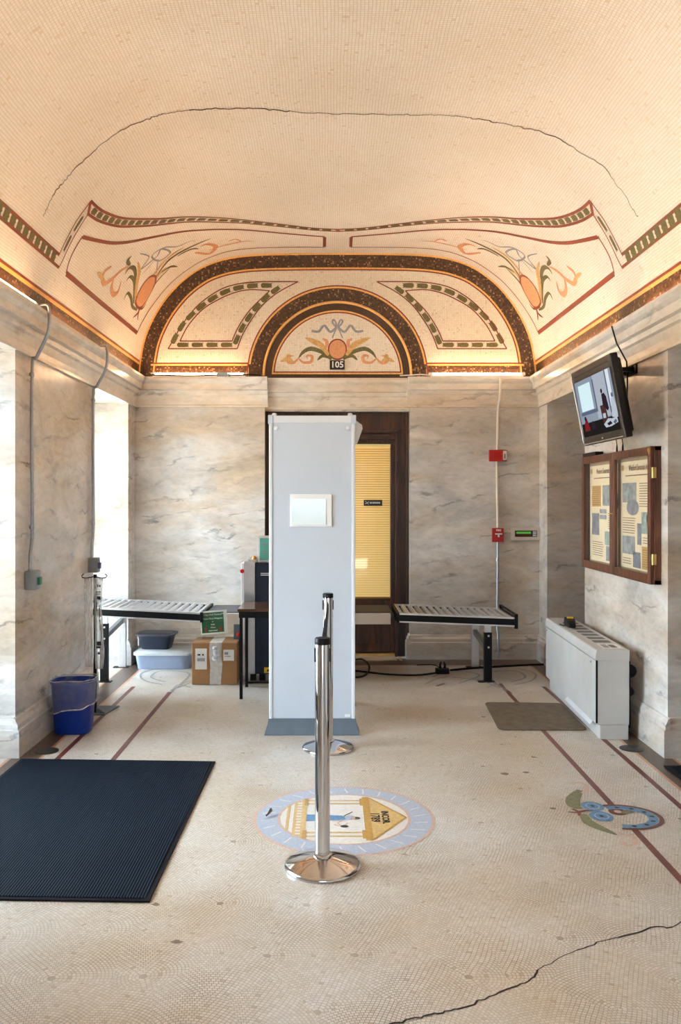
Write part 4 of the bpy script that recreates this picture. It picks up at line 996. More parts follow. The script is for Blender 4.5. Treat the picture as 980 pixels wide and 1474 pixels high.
b = MB(); b.prism([(1.93, 3.4), (2.3, 3.4), (2.3, 5.0), (1.93, 5.0)], 'Z', .003, .009); b.build('rubber_border', M['rubedge'], t)
b = MB(); b.prism([(1.96, 3.43), (2.27, 3.43), (2.27, 4.97), (1.96, 4.97)], 'Z', .008, .012); b.build('carpet_field', M['rub'], t)
for px_, py_, lb in ((67, 1081.5, 'round dark floor cover beside the left pier'), (909, 1078, 'round dark floor cover beside the right pier')):
    x, y = FP(px_, py_); b = MB(); b.lathe([(.075, .001), (.075, .004), (.06, .007), (.01, .008)], (x, y, 0), 32)
    tag(b.build('floor_cover', M['fl_black'], smooth=True), lb, 'floor cover', 'round floor covers')
# dead leaf on the seal
x, y = FP(384, 1174); b = MB(); lp = []
for i in range(7):
    u = i/6; w_ = .016*math.sin(PI*u)+.001; zz = .006+.016*u*u; ang = .6*u
    lp.append([(x+.02*u-.005, y-.03+.055*u-.3*w_, zz+.008), (x+.02*u, y-.03+.055*u, zz), (x+.02*u+w_, y-.03+.055*u+.3*w_, zz+.01), (x+.02*u+.002, y-.03+.055*u, zz+.004)])
b.loft(lp); tag(b.build('dry_leaf', M['fl_brown']), 'small curled dry brown leaf on the blue ring of the seal', 'leaf')

# ------------------------------------------------------------------ radiator cabinet (own frame: x depth, y length)
t = thing('radiator_cabinet', 'low white metal radiator cabinet against the right pier', 'radiator', (1.702, 5.565, 0), (0, 0, -math.radians(2.2)))
L_, D_ = 1.53, .222
lb = dict(local=True)
b = MB(); b.box(.012, D_, 0.004, L_, .10, .555); b.box(.03, D_-.004, .01, L_-.02, 0, .10); body = b.build('cabinet_body', M['radw'], t, bevel=.003, **lb)
b = MB(); b.prism([(-.003, .552), (-.003, .534), (.004, .53), (D_, .53), (D_+.002, .60), (.010, .60), (.004, .595)], 'Y', 0, L_); b.build('lid', M['radw'], t, bevel=.002, **lb)
b = MB(); b.box(0, .014, .012, L_-.008, .105, .524); fp = b.build('front_panel', M['radw'], t, bevel=.003, **lb)
for y in (.12, L_-.05):
    b = MB(); b.lathe([(.006, 0), (.006, -.004)], (.001, y, .50), 10, axis='X'); b.build('screw', M['boot'], fp, **lb)
b = MB()
for g_ in range(7):
    y0_ = .30+g_*.145
    b.box(.075, D_-.03, y0_, y0_+.09, .5985, .6012, m=0)
    for i in range(7): b.box(.084+i*.0165, .086+i*.0165, y0_, y0_+.09, .6005, .6018, m=1)
b.build('grille', [M['blackm'], M['radw']], t, solid=False, **lb)
b = MB(); b.box(.07, D_-.02, .06, .235, .6003, .6015, m=0); b.box(.08, .12, .08, .21, .6012, .602, m=1); b.box(.13, D_-.05, .09, .2, .6012, .602, m=2)
b.build('paper_notice', [M['paper'], M['poster_blue'], M['stain']], t, **lb)
b = MB(); b.prism([(-.014, .078), (-.010, .074), (.010, .098), (.006, .103)], 'Y', .10, .80); b.build('kick_strip', M['dett'], t, **lb)
b = MB(); b.box(.002, .013, .003, .011, .11, .53); b.build('panel_gap', M['blackm'], t, **lb)
b = MB()
for z, r_ in ((.52, .045), (.38, .028)): b.lathe([(r_, 0), (r_, .05), (r_*.6, .06)], (D_+.035, .10, z-.08), 14, axis='Y')
b.tube([(D_+.035, .13, .05), (D_+.035, .13, .5)], .012, 8); b.build('valve', M['cable'], t, smooth=True, **lb)
# handheld device on top
t = thing('handheld_device', 'black handheld device with yellow label on the radiator cabinet', 'device', (1.83, 6.60, .602), (0, 0, -.15))
b = MB(); lp = []
for y, w_, h_ in ((-.10, .028, .035), (-.06, .036, .05), (.02, .042, .06), (.07, .044, .066), (.09, .038, .055)): lp.append([(-w_, y, .001), (w_, y, .001), (w_*.9, y, h_), (-w_*.9, y, h_)])
b.loft(lp); b.build('device_body', M['black'], t, bevel=.008, local=True)
b = MB(); b.prism([(-.022, .01), (.026, .01), (.026, .058), (-.022, .058)], 'Z', .06, .068); b.build('yellow_label', M['yellow'], t, local=True)
b = MB(); b.tube([(-.03, -.04, .008), (-.06, .0, .006), (-.075, .06, .006)], .005, 8); b.build('cord_stub', M['black'], t, local=True)

# ------------------------------------------------------------------ notice case on the right pier
CY0, CY1, CZ0, CZ1, CXF = 5.30, 6.76, 1.062, 1.945, 1.965
t = thing('notice_case', 'reddish wooden notice case with two glazed doors on the right pier', 'display case', (HW, (CY0+CY1)/2, CZ0))
b = MB(); fw = .05
b.box(CXF+.024, HW-.0005, CY0, CY0+.03, CZ0, CZ1); b.box(CXF+.024, HW-.0005, CY1-.03, CY1, CZ0, CZ1); b.box(CXF+.024, HW-.0005, CY0, CY1, CZ0, CZ0+.03); b.box(CXF+.024, HW-.0005, CY0, CY1, CZ1-.03, CZ1)
b.build('case_frame', M['wood_red'], t, bevel=.003)
B(HW-.012, HW-.001, CY0+.03, CY1-.03, CZ0+.03, CZ1-.03).build('back_board', M['case_back'], t)
ym = (CY0+CY1)/2
for a, c, hy in ((CY0+.004, ym-.002, CY0), (ym+.002, CY1-.004, CY1)):
    b = MB(); b.box(CXF, CXF+.022, a, a+fw, CZ0, CZ1); b.box(CXF, CXF+.022, c-fw, c, CZ0, CZ1); b.box(CXF, CXF+.022, a+fw, c-fw, CZ0, CZ0+fw+.01); b.box(CXF, CXF+.022, a+fw, c-fw, CZ1-fw-.005, CZ1)
    d = b.build('case_door', M['wood_red'], t, bevel=.003)
    B(CXF+.009, CXF+.012, a+fw, c-fw, CZ0+fw, CZ1-fw).build('door_glass', M['glass'], d)
    for z in (CZ0+.16, CZ1-.17):
        s_ = -1 if hy == CY0 else 1
        b = MB(); b.box(CXF+.012, CXF+.036, min(hy, hy+s_*.003), max(hy, hy+s_*.003), z-.034, z+.034); b.tube([(CXF+.012, hy+s_*.004, z-.034), (CXF+.012, hy+s_*.004, z+.034)], .005, 8); b.build('hinge', M['brass'], d)
    kx = ym+(-.02 if hy == CY0 else .02)
    b = MB(); b.lathe([(.005, 0), (.005, -.01)], (CXF, kx, (CZ0+CZ1)/2), 10, axis='X'); b.build('catch', M['brass'], d)
b = MB(); b.prism([(CY0+.01, CZ1-.02), (CY0+.035, CZ1-.006), (CY0+.05, CZ1-.02), (CY0+.02, CZ1-.06)], 'X', CXF-.003, CXF); b.build('corner_bracket', M['brass'], t)
# posters (v right to left = towards the camera)
def poster(ya, yb, label, items, title):
    mats_ = ['cream', 'poster_ink', 'poster_tan', 'poster_grey', 'poster_blue', 'poster_teal']; ix = {k: i for i, k in enumerate(mats_)}
    b = MB(); X = HW-.016; z0, z1 = CZ0+.065, CZ1-.075
    b.box(X, X+.002, ya, yb, z0, z1); w_, h_ = yb-ya, z1-z0
    def R_(u0, u1, v0, v1, m, l=1): b.quad([(X-.0006*l, yb-u0*w_, z1-v1*h_), (X-.0006*l, yb-u1*w_, z1-v1*h_), (X-.0006*l, yb-u1*w_, z1-v0*h_), (X-.0006*l, yb-u0*w_, z1-v0*h_)], ix[m])
    for it in items:
        if it[0] == 'r': R_(*it[1:5], it[5])
        elif it[0] == 'o':
            _, u, v, ru, rv, m = it; b.quad([(X-.0014, yb-(u+ru*math.cos(a))*w_, z1-(v+rv*math.sin(a))*h_) for a in [2*PI*i/28 for i in range(28)]], ix[m])
        elif it[0] == 't':
            _, u0, u1, v0, v1 = it; k = max(2, int((v1-v0)/.021))
            for i in range(k):
                v = v0+(v1-v0)*(i+.5)/k; R_(u0, u1-random.uniform(0, .12)*(u1-u0), v-.0035, v+.0035, 'poster_ink', 2)
    b.text(title, .056, (X-.002, yb-.55*w_, z1-.065*h_), (0, -1, 0), (0, 0, 1), ix['poster_ink'], sx=.70, bold=.0012)
    R_(.15, .92, .128, .138, 'poster_ink'); R_(.03, .10, .03, .08, 'poster_tan')
    tag(b.build('poster', [M[k] for k in mats_], solid=False), label, 'poster', 'posters in the notice case')
poster(ym+.03, CY1-.05, 'cream poster in the left half of the notice case', [('r', .08, .42, .21, .43, 'poster_tan'), ('r', .48, .78, .21, .42, 'poster_grey'), ('o', .93, .37, .13, .09, 'poster_blue'), ('r', .38, .62, .455, .50, 'poster_grey'), ('r', .38, .62, .515, .56, 'poster_grey'),
    ('r', .08, .36, .50, .73, 'poster_blue'), ('r', .56, .88, .68, .82, 'poster_teal'), ('r', .60, .98, .83, .98, 'poster_grey'), ('t', .68, .96, .49, .66), ('t', .10, .52, .79, .95), ('t', .82, .98, .20, .28), ('t', .11, .40, .225, .42)], 'Wexford Savannah Axis')
poster(CY0+.05, ym-.03, 'cream poster in the right half of the notice case', [('r', .06, .48, .20, .385, 'poster_grey'), ('o', .24, .31, .09, .045, 'poster_teal'), ('o', .37, .43, .18, .075, 'poster_blue'), ('t', .56, .97, .20, .43), ('r', .62, .98, .47, .665, 'poster_teal'), ('r', .75, .95, .49, .56, 'poster_blue'),
    ('t', .07, .46, .52, .68), ('r', .50, .62, .575, .77, 'poster_blue'), ('r', .06, .44, .70, .87, 'poster_grey'), ('r', .38, .60, .84, .985, 'poster_blue'), ('r', .63, .98, .78, .985, 'poster_tan'), ('t', .66, .96, .80, .97), ('t', .66, .95, .69, .76), ('t', .08, .34, .90, .97)], 'Wexford Savannah Axis')
# small black box and cables above the case
B(CXF+.005, HW-.005, 6.42, 6.74, CZ1, CZ1+.03).build('cable_box', M['black'])
tag(bpy.data.objects['cable_box'], 'small black box on top of the notice case', 'box')

# ------------------------------------------------------------------ television
t = thing('television', 'flat black television tilted forward on the right pier showing a lecture', 'television', (1.714, 5.60, 2.252), (0, -math.radians(10.8), 0))
WH, HH = .42, .268
b = MB(); b.box(0, .05, -WH, WH, -HH, HH); hb = b.build('housing', M['tv'], t, bevel=.008, local=True)
b = MB(); lp = []
for x, e_ in ((.045, .02), (.075, .035), (.095, .11)): lp.append([(x, -WH+e_, -HH+e_), (x, WH-e_, -HH+e_), (x, WH-e_, HH-e_), (x, -WH+e_, HH-e_)])
b.loft(lp); b.build('back_shell', M['tv'], t, bevel=.01, local=True)
b = MB(); b.box(-.0015, .003, -.36, .36, .222, .228); b.build('speaker_slot', M['blackm'], t, local=True)
b = MB(); b.tube([(-.002, -WH+.02, -HH+.012), (-.002, WH-.02, -HH+.012)], .005, 8); b.build('chrome_lip', M['chrome'], t, local=True)
b = MB(); b.tube([(-.001, WH-.006, -HH+.02), (-.001, WH-.006, HH-.04)], .005, 8); b.build('side_lip', M['chrome'], t, local=True)
b = MB(); b.lathe([(.012, 0), (.012, -.003)], (0, 0, -.238), 16, axis='X', sy=.5); b.build('badge', M['alu'], t, local=True)
sk = ['s_dark', 's_wall', 's_wall2', 's_screen', 's_frame', 's_red', 's_man', 's_lect', 's_pale', 's_light']; si = {k: i for i, k in enumerate(sk)}
b = MB(); Y0s, Y1s, Z0s, Z1s = -.375, .375, -.208, .185
def spt(u, v, l): return (-.0012-l*.0004, Y1s+(Y0s-Y1s)*u, Z1s+(Z0s-Z1s)*v)
def sp_(pts, m, l): b.quad([spt(u, v, l) for u, v in pts], si[m])
def sr_(u0, u1, v0, v1, m, l): sp_([(u0, v0), (u1, v0), (u1, v1), (u0, v1)], m, l)
b.box(-.001, .003, Y0s, Y1s, Z0s, Z1s)
sr_(0, 1, 0, .76, 's_wall', 1); sr_(.50, .84, 0, .74, 's_wall2', 2); sr_(.87, .95, 0, .60, 's_light', 2); sr_(.95, 1, 0, .7, 's_wall', 2); sr_(.84, .87, 0, .7, 's_frame', 2)
sr_(.05, .53, .06, .62, 's_frame', 3); sr_(.04, .50, .0, .56, 's_wall', 4); sr_(.09, .44, .08, .55, 's_screen', 5); sr_(.50, .515, 0, .62, 's_frame', 5)
sp_([(.60, .54), (.74, .54), (.76, .86), (.62, .86)], 's_lect', 5); sp_([(.64, .68), (.71, .68), (.71, .76), (.64, .76)], 's_pale', 6)
sp_([(.69, .36), (.76, .35), (.80, .42), (.82, .62), (.78, .66), (.68, .54)], 's_man', 6); sp_([(.705+.025*math.cos(a), .31+.042*math.sin(a)) for a in [i*PI/6 for i in range(12)]], 's_man', 6)
sp_([(.90, .48), (.97, .46), (1, .62), (1, .8), (.86, .78)], 's_pale', 5); sp_([(.945+.025*math.cos(a), .43+.04*math.sin(a)) for a in [i*PI/6 for i in range(12)]], 's_frame', 6)
sp_([(.08, .90), (.09, .78), (.13, .70), (.17, .66), (.20, .74), (.23, .90)], 's_red', 6); sp_([(.145+.03*math.cos(a), .68+.045*math.sin(a)) for a in [i*PI/6 for i in range(12)]], 's_man', 7)
sp_([(.28, .90), (.29, .80), (.33, .74), (.38, .80), (.40, .90)], 's_man', 6); sp_([(.62, .86), (.75, .78), (.86, .80), (.97, .78), (.98, .88), (.80, .92), (.66, .92)], 's_pale', 6); sp_([(.70, .86), (.80, .83), (.84, .88), (.74, .9)], 's_man', 7); sp_([(.86, .86), (.93, .82), (.96, .86), (.9, .9)], 's_frame', 7)
sr_(0, 1, .90, 1, 's_dark', 5)
b.build('screen', [M[k] for k in sk], t, local=True, solid=False)
b = MB(); by = 5.86
b.box(HW-.012, HW-.001, by-.15, by+.2, 2.47, 2.49); b.box(HW-.012, HW-.001, by-.15, by+.2, 2.535, 2.555)
for yy in (by-.15, by-.07, by+.0, by+.18): b.box(HW-.014, HW-.001, yy, yy+.02, 2.47, 2.555)
b.box(1.77, HW-.005, by-.10, by-.06, 2.49, 2.52); b.box(1.77, HW-.005, by+.06, by+.10, 2.49, 2.52); b.build('wall_bracket', M['blackm'], t)
b = MB(); b.tube([(HW-.135, 5.84, 2.82), (HW-.10, 5.84, 2.70), (HW-.03, 5.84, 2.57), (HW-.025, 5.84, 2.45), (HW-.03, 5.83, 2.3), (HW-.09, 5.80, 2.2)], .006, 8)
tag(b.build('cable', M['cable'], smooth=True), 'black cable hanging down the wall behind the television', 'cable')
for yy, lb_ in ((5.98, 'thin dark cable from television to notice case, far one'), (5.86, 'thin dark cable from television to notice case, near one')):
    b = MB(); b.tube([(1.90, yy, 2.16), (1.97, yy, 2.1), (1.985, yy, 2.0), (1.985, yy, CZ1+.03), (1.985, yy, CZ1+.001)], [.003, .003, .003, .007, .007], 8)
    tag(b.build('cable', M['cable'], smooth=True), lb_, 'cable')

# ------------------------------------------------------------------ x-ray baggage scanner
t = thing('baggage_scanner', 'navy and steel x-ray baggage scanner behind the metal detector', 'scanner', (-.38, 7.7, 0))
yf = 7.36
cb = B(-.735, .10, yf, 8.02, .065, 1.045).build('cabinet', M['navy'], t, bevel=.006)
B(-.833, -.735, yf-.004, 8.0, .065, 1.06).build('steel_panel', M['steel'], t, bevel=.004)
B(-.735, -.834+.0, yf-.006, yf, .695, .70).build('panel_seam', M['blackm'], t)
B(-.860, -.833, yf+.005, 7.98, .065, 1.045).build('end_trim', M['white'], t, bevel=.004)
b = MB(); b.lathe([(.012, 0), (.012, -.012), (.018, -.013), (.018, -.024)], (-.848, yf+.004, .975), 16, axis='Y'); b.build('stop_button', M['redl'], t, smooth=True)
b = MB(); b.box(-.80, -.72, yf+.02, yf+.16, 1.045, 1.085); b.build('light_housing', M['steel'], t, bevel=.01)
b = MB(); b.lathe([(.02, 0), (.02, .02), (.012, .03)], (-.745, yf+.03, 1.075), 14); b.build('warning_light', M['orange'], t, smooth=True)
for z in (.935, .95): B(-.685, -.56, yf-.012, yf, z, z+.008).build('handle', M['alu'], t)
B(-.655, -.585, yf-.003, yf, .075, .125).build('warning_sticker', M['yellow'], t)
b = MB(); b.prism([(-.635, .088), (-.605, .088), (-.62, .115)], 'Y', yf-.0042, yf-.003); b.build('sticker_symbol', M['plate'], t)
for x in (-.78, -.70, .02): B(x, x+.05, yf+.03, yf+.08, 0, .066).build('foot', M['blackm'], t)
def bed(xa, xb, nm):
    o = B(xa, xb, 7.40, 7.95, .497, .595).build(nm, M['beige'], t, bevel=.004)
    B(xa, xb, 7.425, 7.925, .594, .604).build('belt', M['belt'], o)
    xe = xa if xa < -.9 else xb
    b = MB(); b.tube([(xe, 7.42, .575), (xe, 7.93, .575)], .028, 12); b.build('end_roller', M['belt'], o, smooth=True)
bed(-1.16, -.855, 'entry_bed'); bed(.10, .465, 'exit_bed')
b = MB(); b.lathe([(.018, 0), (.018, -.018), (.01, -.024)], (-.885, 7.40, .41), 14, axis='Y'); b.build('red_button', M['redl'], t, smooth=True)
B(-.93, -.862, 7.40, 7.60, .36, .50).build('button_housing', M['boot'], t, bevel=.004)
B(-.86, .10, 7.36, 7.99, .50, .52).build('bed_line', M['steel'], t) if False else None

# ------------------------------------------------------------------ roller tables
def roller_table(label, xa, xb, za, zb, xleg, zbr):
    """xa = lower outer end heights: za at xa, zb at xb (rail top)"""
    t = thing('roller_table', label, 'roller conveyor', ((xa+xb)/2, 7.68, 0), group='roller conveyors at the scanner')
    zz = lambda x: za+(zb-za)*(x-xa)/(xb-xa); H = .078
    for y0, y1 in ((7.33, 7.365), (7.965, 8.0)):
        b = MB()
        def seg(z0, z1, ya, yb, m): b.loft([[(x, ya, zz(x)+z0), (x, yb, zz(x)+z0), (x, yb, zz(x)+z1), (x, ya, zz(x)+z1)] for x in (xa, xb)], m)
        seg(-H, 0, y0+.004, y1-.004, 0); seg(-.012, .002, y0, y1, 1); seg(-H-.002, -H+.010, y0, y1, 1)
        b.build('side_rail', [M['blackm'], M['alu']], t)
    n_ = int(abs(xb-xa)/.0635)
    base = None
    for i in range(n_):
        x = xa+(i+.5)*(xb-xa)/n_
        b = MB(); b.tube([(x, 7.36, zz(x)-.022), (x, 7.97, zz(x)-.022)], .0235, 12); b.build('roller', M['alu'], t, smooth=True)
    for x in (xa, xb):
        B(x-.012, x+.012, 7.325, 8.005, zz(x)-H-.004, zz(x)+.004).build('end_bar', M['blackm'], t, bevel=.003)
    for y, col in ((7.345, 'blackm'), (7.985, 'alu')):
        zt = zz(xleg)-H
        o = B(xleg-.035, xleg+.035, y-.02, y+.02, .0, zt-.06 if col == 'blackm' else zt).build('leg', M[col], t, bevel=.003)
        B(xleg-.028, xleg+.028, y-.012, y+.012, zt-.10, zt).build('leg_sleeve', M['alu'], o)
        B(xleg-.085, xleg+.06, y-.035, y+.035, .0, .006).build('foot_plate', M['blackm'], o)
        for z in (zt-.09, zt-.19):
            b = MB(); b.lathe([(.009, 0), (.009, -.006)], (xleg+.004, y-.02, z), 10, axis='Y'); b.build('bolt', M['alu'], o)
    b = MB(); b.prism([(7.365, zbr-.03), (7.965, zbr+.03), (7.965, zbr+.075), (7.365, zbr+.015)], 'X', xleg-.02, xleg+.015); b.build('cross_brace', M['box_grey'], t)
    return t
tl = roller_table('silver roller conveyor left of the scanner, over the storage bins', -2.27, -1.205, .662, .607, -2.06, .40)
tr = roller_table('silver roller conveyor right of the scanner, under the alarm panel', .525, 1.56, .605, .566, 1.315, .29)
b = MB()
for yy in (7.34, 7.99): b.box(1.548, 1.578, yy-.02, yy+.02, .47, .598)
b.tube([(1.565, 7.34, .59), (1.565, 7.99, .59)], .011, 8); b.build('end_stop', M['blackm'], tr, bevel=.002)

# ------------------------------------------------------------------ small table behind the detector
t = thing('side_table', 'small dark table with black legs, half hidden behind the detector', 'table', (-.5, 6.92, 0))
B(-.815, -.22, 6.68, 7.17, .705, .728).build('tabletop', M['tabletop'], t, bevel=.003)
B(-.805, -.23, 6.69, 7.16, .655, .706).build('apron', M['blackm'], t)
for x, y in ((-.80, 6.70), (-.26, 6.70), (-.80, 7.135), (-.26, 7.135)): B(x, x+.024, y, y+.024, 0, .66).build('leg', M['blackm'], t)
b = MB(); b.box(-.80, -.24, 7.14, 7.155, .03, .045); b.build('stretcher', M['blackm'], t)
# teal notice on the scanner
x0, z1 = W(371, 771, 7.40); x1, z0 = W(398, 806, 7.40)
z0 = 1.046
t = thing('notice', 'teal printed notice in white frame standing on the scanner', 'sign', ((x0+x1)/2, 7.42, z0))
fr = B(x0, x1, 7.40, 7.412, z0, z1).build('sign_holder', M['white'], t, bevel=.002)
B(x0+.018, x1-.018, 7.397, 7.401, z0+.022, z1-.022).build('printed_sheet', M['teal_s'], t)
b = MB()
for k, z in enumerate((.16, .14, .10, .09, .08)): b.box(x0+.035, x1-.03, 7.3955, 7.3975, z0+z, z0+z+.004 if k else z0+z+.008)
b.build('print_lines', M['poster_blue'], t)
B(x0+.01, x1-.01, 7.40, 7.49, z0, z0+.006).build('sign_foot', M['white'], t)

# ------------------------------------------------------------------ cardboard box with notice
bx0, bz1 = W(276, 925, 7.22); bx1, _ = W(341, 925, 7.22); bz1 = .362
t = thing('cardboard_box', 'brown taped cardboard box on the floor below the green notice', 'box', ((bx0+bx1)/2, 7.38, 0))
B(bx0, bx1, 7.22, 7.54, .002, bz1).build('carton', M['card'], t, bevel=.004)
b = MB(); xm = (bx0+bx1)/2+.01
b.box(bx0+.005, xm-.001, 7.225, 7.535, bz1-.002, bz1+.004); b.box(xm+.001, bx1-.005, 7.225, 7.535, bz1-.002, bz1+.004); b.build('flap', M['card'], t)
b = MB(); pts = [(xm-.05, .365), (xm+.055, .365), (xm+.05, .25), (xm+.06, .18), (xm+.045, .004), (xm-.05, .004), (xm-.045, .17), (xm-.055, .26)]
b.prism(pts, 'Y', 7.2165, 7.2205); b.box(xm-.05, xm+.055, 7.218, 7.54, bz1+.003, bz1+.0065); b.build('packing_tape', M['tape'], t)
b = MB()
for k in range(5):
    a = random.uniform(-.02, .02); b.lathe([(.004, -.012), (.022+.008*(k % 2), -.004), (.026, 0), (.012, .008)], (xm+a+.005, 7.214-.001*k, .23+k*.022), 12, axis='Y', sy=.8)
b.build('crumpled_plastic', M['linerfold'], t, smooth=True)
lx0, lz1 = bx0+.03, .315
b = MB(); b.box(lx0, lx0+.10, 7.2175, 7.2205, .135, .315, m=0)
for i in range(14): b.box(lx0+.018+i*.0048, lx0+.018+i*.0048+.0022, 7.2168, 7.218, .205, .232, m=1)
b.box(lx0+.02, lx0+.045, 7.2168, 7.218, .255, .268, m=1); b.box(lx0+.06, lx0+.075, 7.2168, 7.218, .255, .268, m=1); b.build('shipping_label', [M['paper'], M['plate']], t)
b = MB(); b.box(xm+.068, xm+.16, 7.2175, 7.2205, .21, .305, m=0); b.box(xm+.078, xm+.11, 7.2168, 7.218, .262, .285, m=1); b.box(xm+.078, xm+.13, 7.2168, 7.218, .245, .251, m=1); b.build('packing_slip', [M['paper'], M['poster_blue']], t)
# green notice, leaning back in a clear holder
t = thing('notice', 'green City Hall notice leaning in a clear holder on the cardboard box', 'sign', (-1.085, 7.32, bz1+.007), (-.22, -.07, .06))
w_, h_ = .235, .205
zb = .055
b = MB(); b.box(-w_/2, w_/2, -.003, .003, zb, zb+h_); b.build('white_sheet', M['paper'], t, local=True)
b = MB(); b.box(-w_/2+.012, w_/2-.03, -.0045, -.002, zb+.014, zb+h_-.014); b.build('green_print', M['green_s'], t, local=True)
b = MB()
for k, (tx, sz) in enumerate((('***City Hall Notice***', .0205), ('Please Place Weapons', .017), ('or', .015), ('Belts', .015), ('When', .015), ('Instructed', .016))):
    b.text(tx, sz*1.15, (-.009, -.0052, zb+h_-.034-k*.0262-(.008 if k else 0)), (1, 0, 0), (0, 0, 1), 0, bold=.0004)
b.build('lettering', M['paper'], t, local=True, solid=False)
b = MB()
for x in (-.073, .055):
    b.prism([(x-.008, zb+.025), (x+.008, zb+.025), (x+.008, zb+.048), (x+.014, zb+.048), (x, zb+.068), (x-.014, zb+.048), (x-.008, zb+.048)], 'Y', -.0055, -.004)
b.build('red_arrows', M['redp'], t, local=True)
b = MB(); b.box(-w_/2-.003, w_/2+.003, -.008, -.006, zb-.004, zb+h_+.004); b.box(-w_/2-.003, w_/2+.003, -.008, .0, zb-.006, zb-.004)
b.loft([[(-w_/2-.003, -.008, zb-.004), (w_/2+.003, -.008, zb-.004), (w_/2+.003, -.005, zb-.004), (-w_/2-.003, -.005, zb-.004)], [(-w_/2-.03, -.052, .010), (w_/2+.03, -.052, .010), (w_/2+.03, -.049, .010), (-w_/2-.03, -.049, .010)]])
b.build('clear_holder', M['glass'], t, local=True)

# ------------------------------------------------------------------ storage bins
def tub(b, cx, cy, w0, d0, w1, d1, z0, z1, m=0, n=32, e=6, cap=True):
    lp = []
    for k in range(5):
        u = k/4; w, d, z = w0+(w1-w0)*u, d0+(d1-d0)*u, z0+(z1-z0)*u; l = []
        for i in range(n):
            a = 2*PI*i/n; c, s = math.cos(a), math.sin(a)
            l.append((cx+math.copysign(abs(c)**(2/e), c)*w/2, cy+math.copysign(abs(s)**(2/e), s)*d/2, z))
        lp.append(l)
    b.loft(lp, m, cap)
t = thing('storage_bin', 'wide low translucent storage bin with pale lid under the left conveyor', 'storage bin', (-1.655, 8.06, 0))
b = MB(); tub(b, -1.655, 8.06, .50, .36, .54, .40, .002, .138, n=48, e=7); b.build('bin_body', M['bin'], t, smooth=True, ang=60)
b = MB(); tub(b, -1.655, 8.06, .575, .43, .57, .425, .136, .158, n=48, e=7); tub(b, -1.655, 8.06, .53, .39, .50, .36, .156, .166, n=48, e=7); b.build('bin_lid', M['binlid'], t, smooth=True)
for x in (-1.655-.277, -1.655+.262): B(x, x+.016, 8.0, 8.12, .06, .15).build('latch', M['navybin'], t, bevel=.004)
t = thing('storage_bin', 'small navy tub with lid stacked on the wide bin', 'storage bin', (-1.755, 8.10, .166), (0, 0, -.08))
b = MB(); tub(b, 0, 0, .27, .19, .335, .235, .001, .135, n=40, e=6); b.build('bin_body', M['navybin'], t, smooth=True, ang=60, local=True)
b = MB(); tub(b, 0, 0, .375, .27, .38, .272, .132, .146, n=40, e=6); tub(b, 0, 0, .35, .245, .31, .21, .145, .156, n=40, e=6); b.build('bin_lid', M['navylid'], t, smooth=True, local=True)
b = MB(); b.box(-.172, -.160, -.06, -.03, .03, .11); b.build('side_label', M['paper'], t, bevel=.002, local=True)

# ------------------------------------------------------------------ blue wastebasket
wc = (-1.845, 5.77)
t = thing('wastebasket', 'blue plastic wastebasket with clear liner beside the left pier', 'wastebasket', (wc[0], wc[1], 0))
b = MB(); lp = []; n_ = 40
def sq(cx_, cy_, w, d, z, e=3.4, wob=0, tilt=0):
    l = []
    for i in range(n_):
        a = 2*PI*i/n_; c, s = math.cos(a), math.sin(a); k = 1+wob*(math.sin(5*a+z*40)+.6*math.sin(9*a+1.3))
        l.append((cx_+math.copysign(abs(c)**(2/e), c)*w/2*k, cy_+math.copysign(abs(s)**(2/e), s)*d/2*k, z+tilt*c+wob*.4*math.sin(7*a)))
    return l
for w, d, z in ((.235, .19, .003), (.245, .20, .02), (.285, .24, .34), (.297, .252, .345), (.297, .252, .358), (.283, .238, .358), (.275, .23, .34), (.235, .19, .02)): lp.append(sq(*wc, w, d, z))
b.loft(lp); b.build('basket', M['blue'], t, smooth=True, ang=50)
b = MB(); lp = []
for w, d, z, wb, tl_ in ((.20, .17, .10, .03, 0), (.262, .215, .30, .012, 0), (.286, .24, .364, .006, 0), (.308, .265, .370, .006, .004), (.318, .272, .345, .012, .004), (.322, .275, .27, .022, .01), (.312, .265, .20, .02, .03), (.298, .252, .165, .012, .035)): lp.append(sq(*wc, w, d, z, wob=wb, tilt=tl_))
b.loft(lp, cap=False); b.build('bin_liner', M['liner'], t, smooth=True, ang=180)
b = MB()
l0 = sq(*wc, .300, .255, .172, wob=.012, tilt=.035); b.tube(l0+[l0[0]], .0035, 6, cap=False)
l0 = sq(*wc, .306, .262, .371, wob=.006, tilt=.004); b.tube(l0+[l0[0]], .0025, 6, cap=False); b.build('liner_hem', M['linerfold'], t, smooth=True, ang=180)

# ------------------------------------------------------------------ umbrella bag stand
sxx, syy = -1.83, 6.24
t = thing('umbrella_bag_stand', 'thin black stand for umbrella bags behind the blue wastebasket', 'stand', (sxx, syy, 0))
b = MB(); b.prism([(-1.925, 6.19), (-1.745, 6.19), (-1.70, 6.45), (-1.93, 6.45)], 'Z', .001, .012); b.prism([(-1.815, .012), (-1.745, .012), (-1.80, .05), (-1.815, .05)], 'Y', 6.21, 6.22); b.build('base_plate', M['boot'], t, bevel=.002)
b = MB(); b.box(sxx-.012, sxx+.012, syy-.008, syy+.008, .01, 1.045); b.build('pole', M['blackm'], t, bevel=.003)
for g in (-1, 1):
    b = MB(); b.tube([(sxx, syy-.012, 1.03), (sxx+g*.03, syy-.03, 1.025), (sxx+g*.055, syy-.035, 1.02), (sxx+g*.085, syy-.03, 1.022), (sxx+g*.095, syy-.02, 1.035), (sxx+g*.08, syy-.02, 1.05)], .004, 8); b.build('hook', M['blackm'], t, smooth=True)
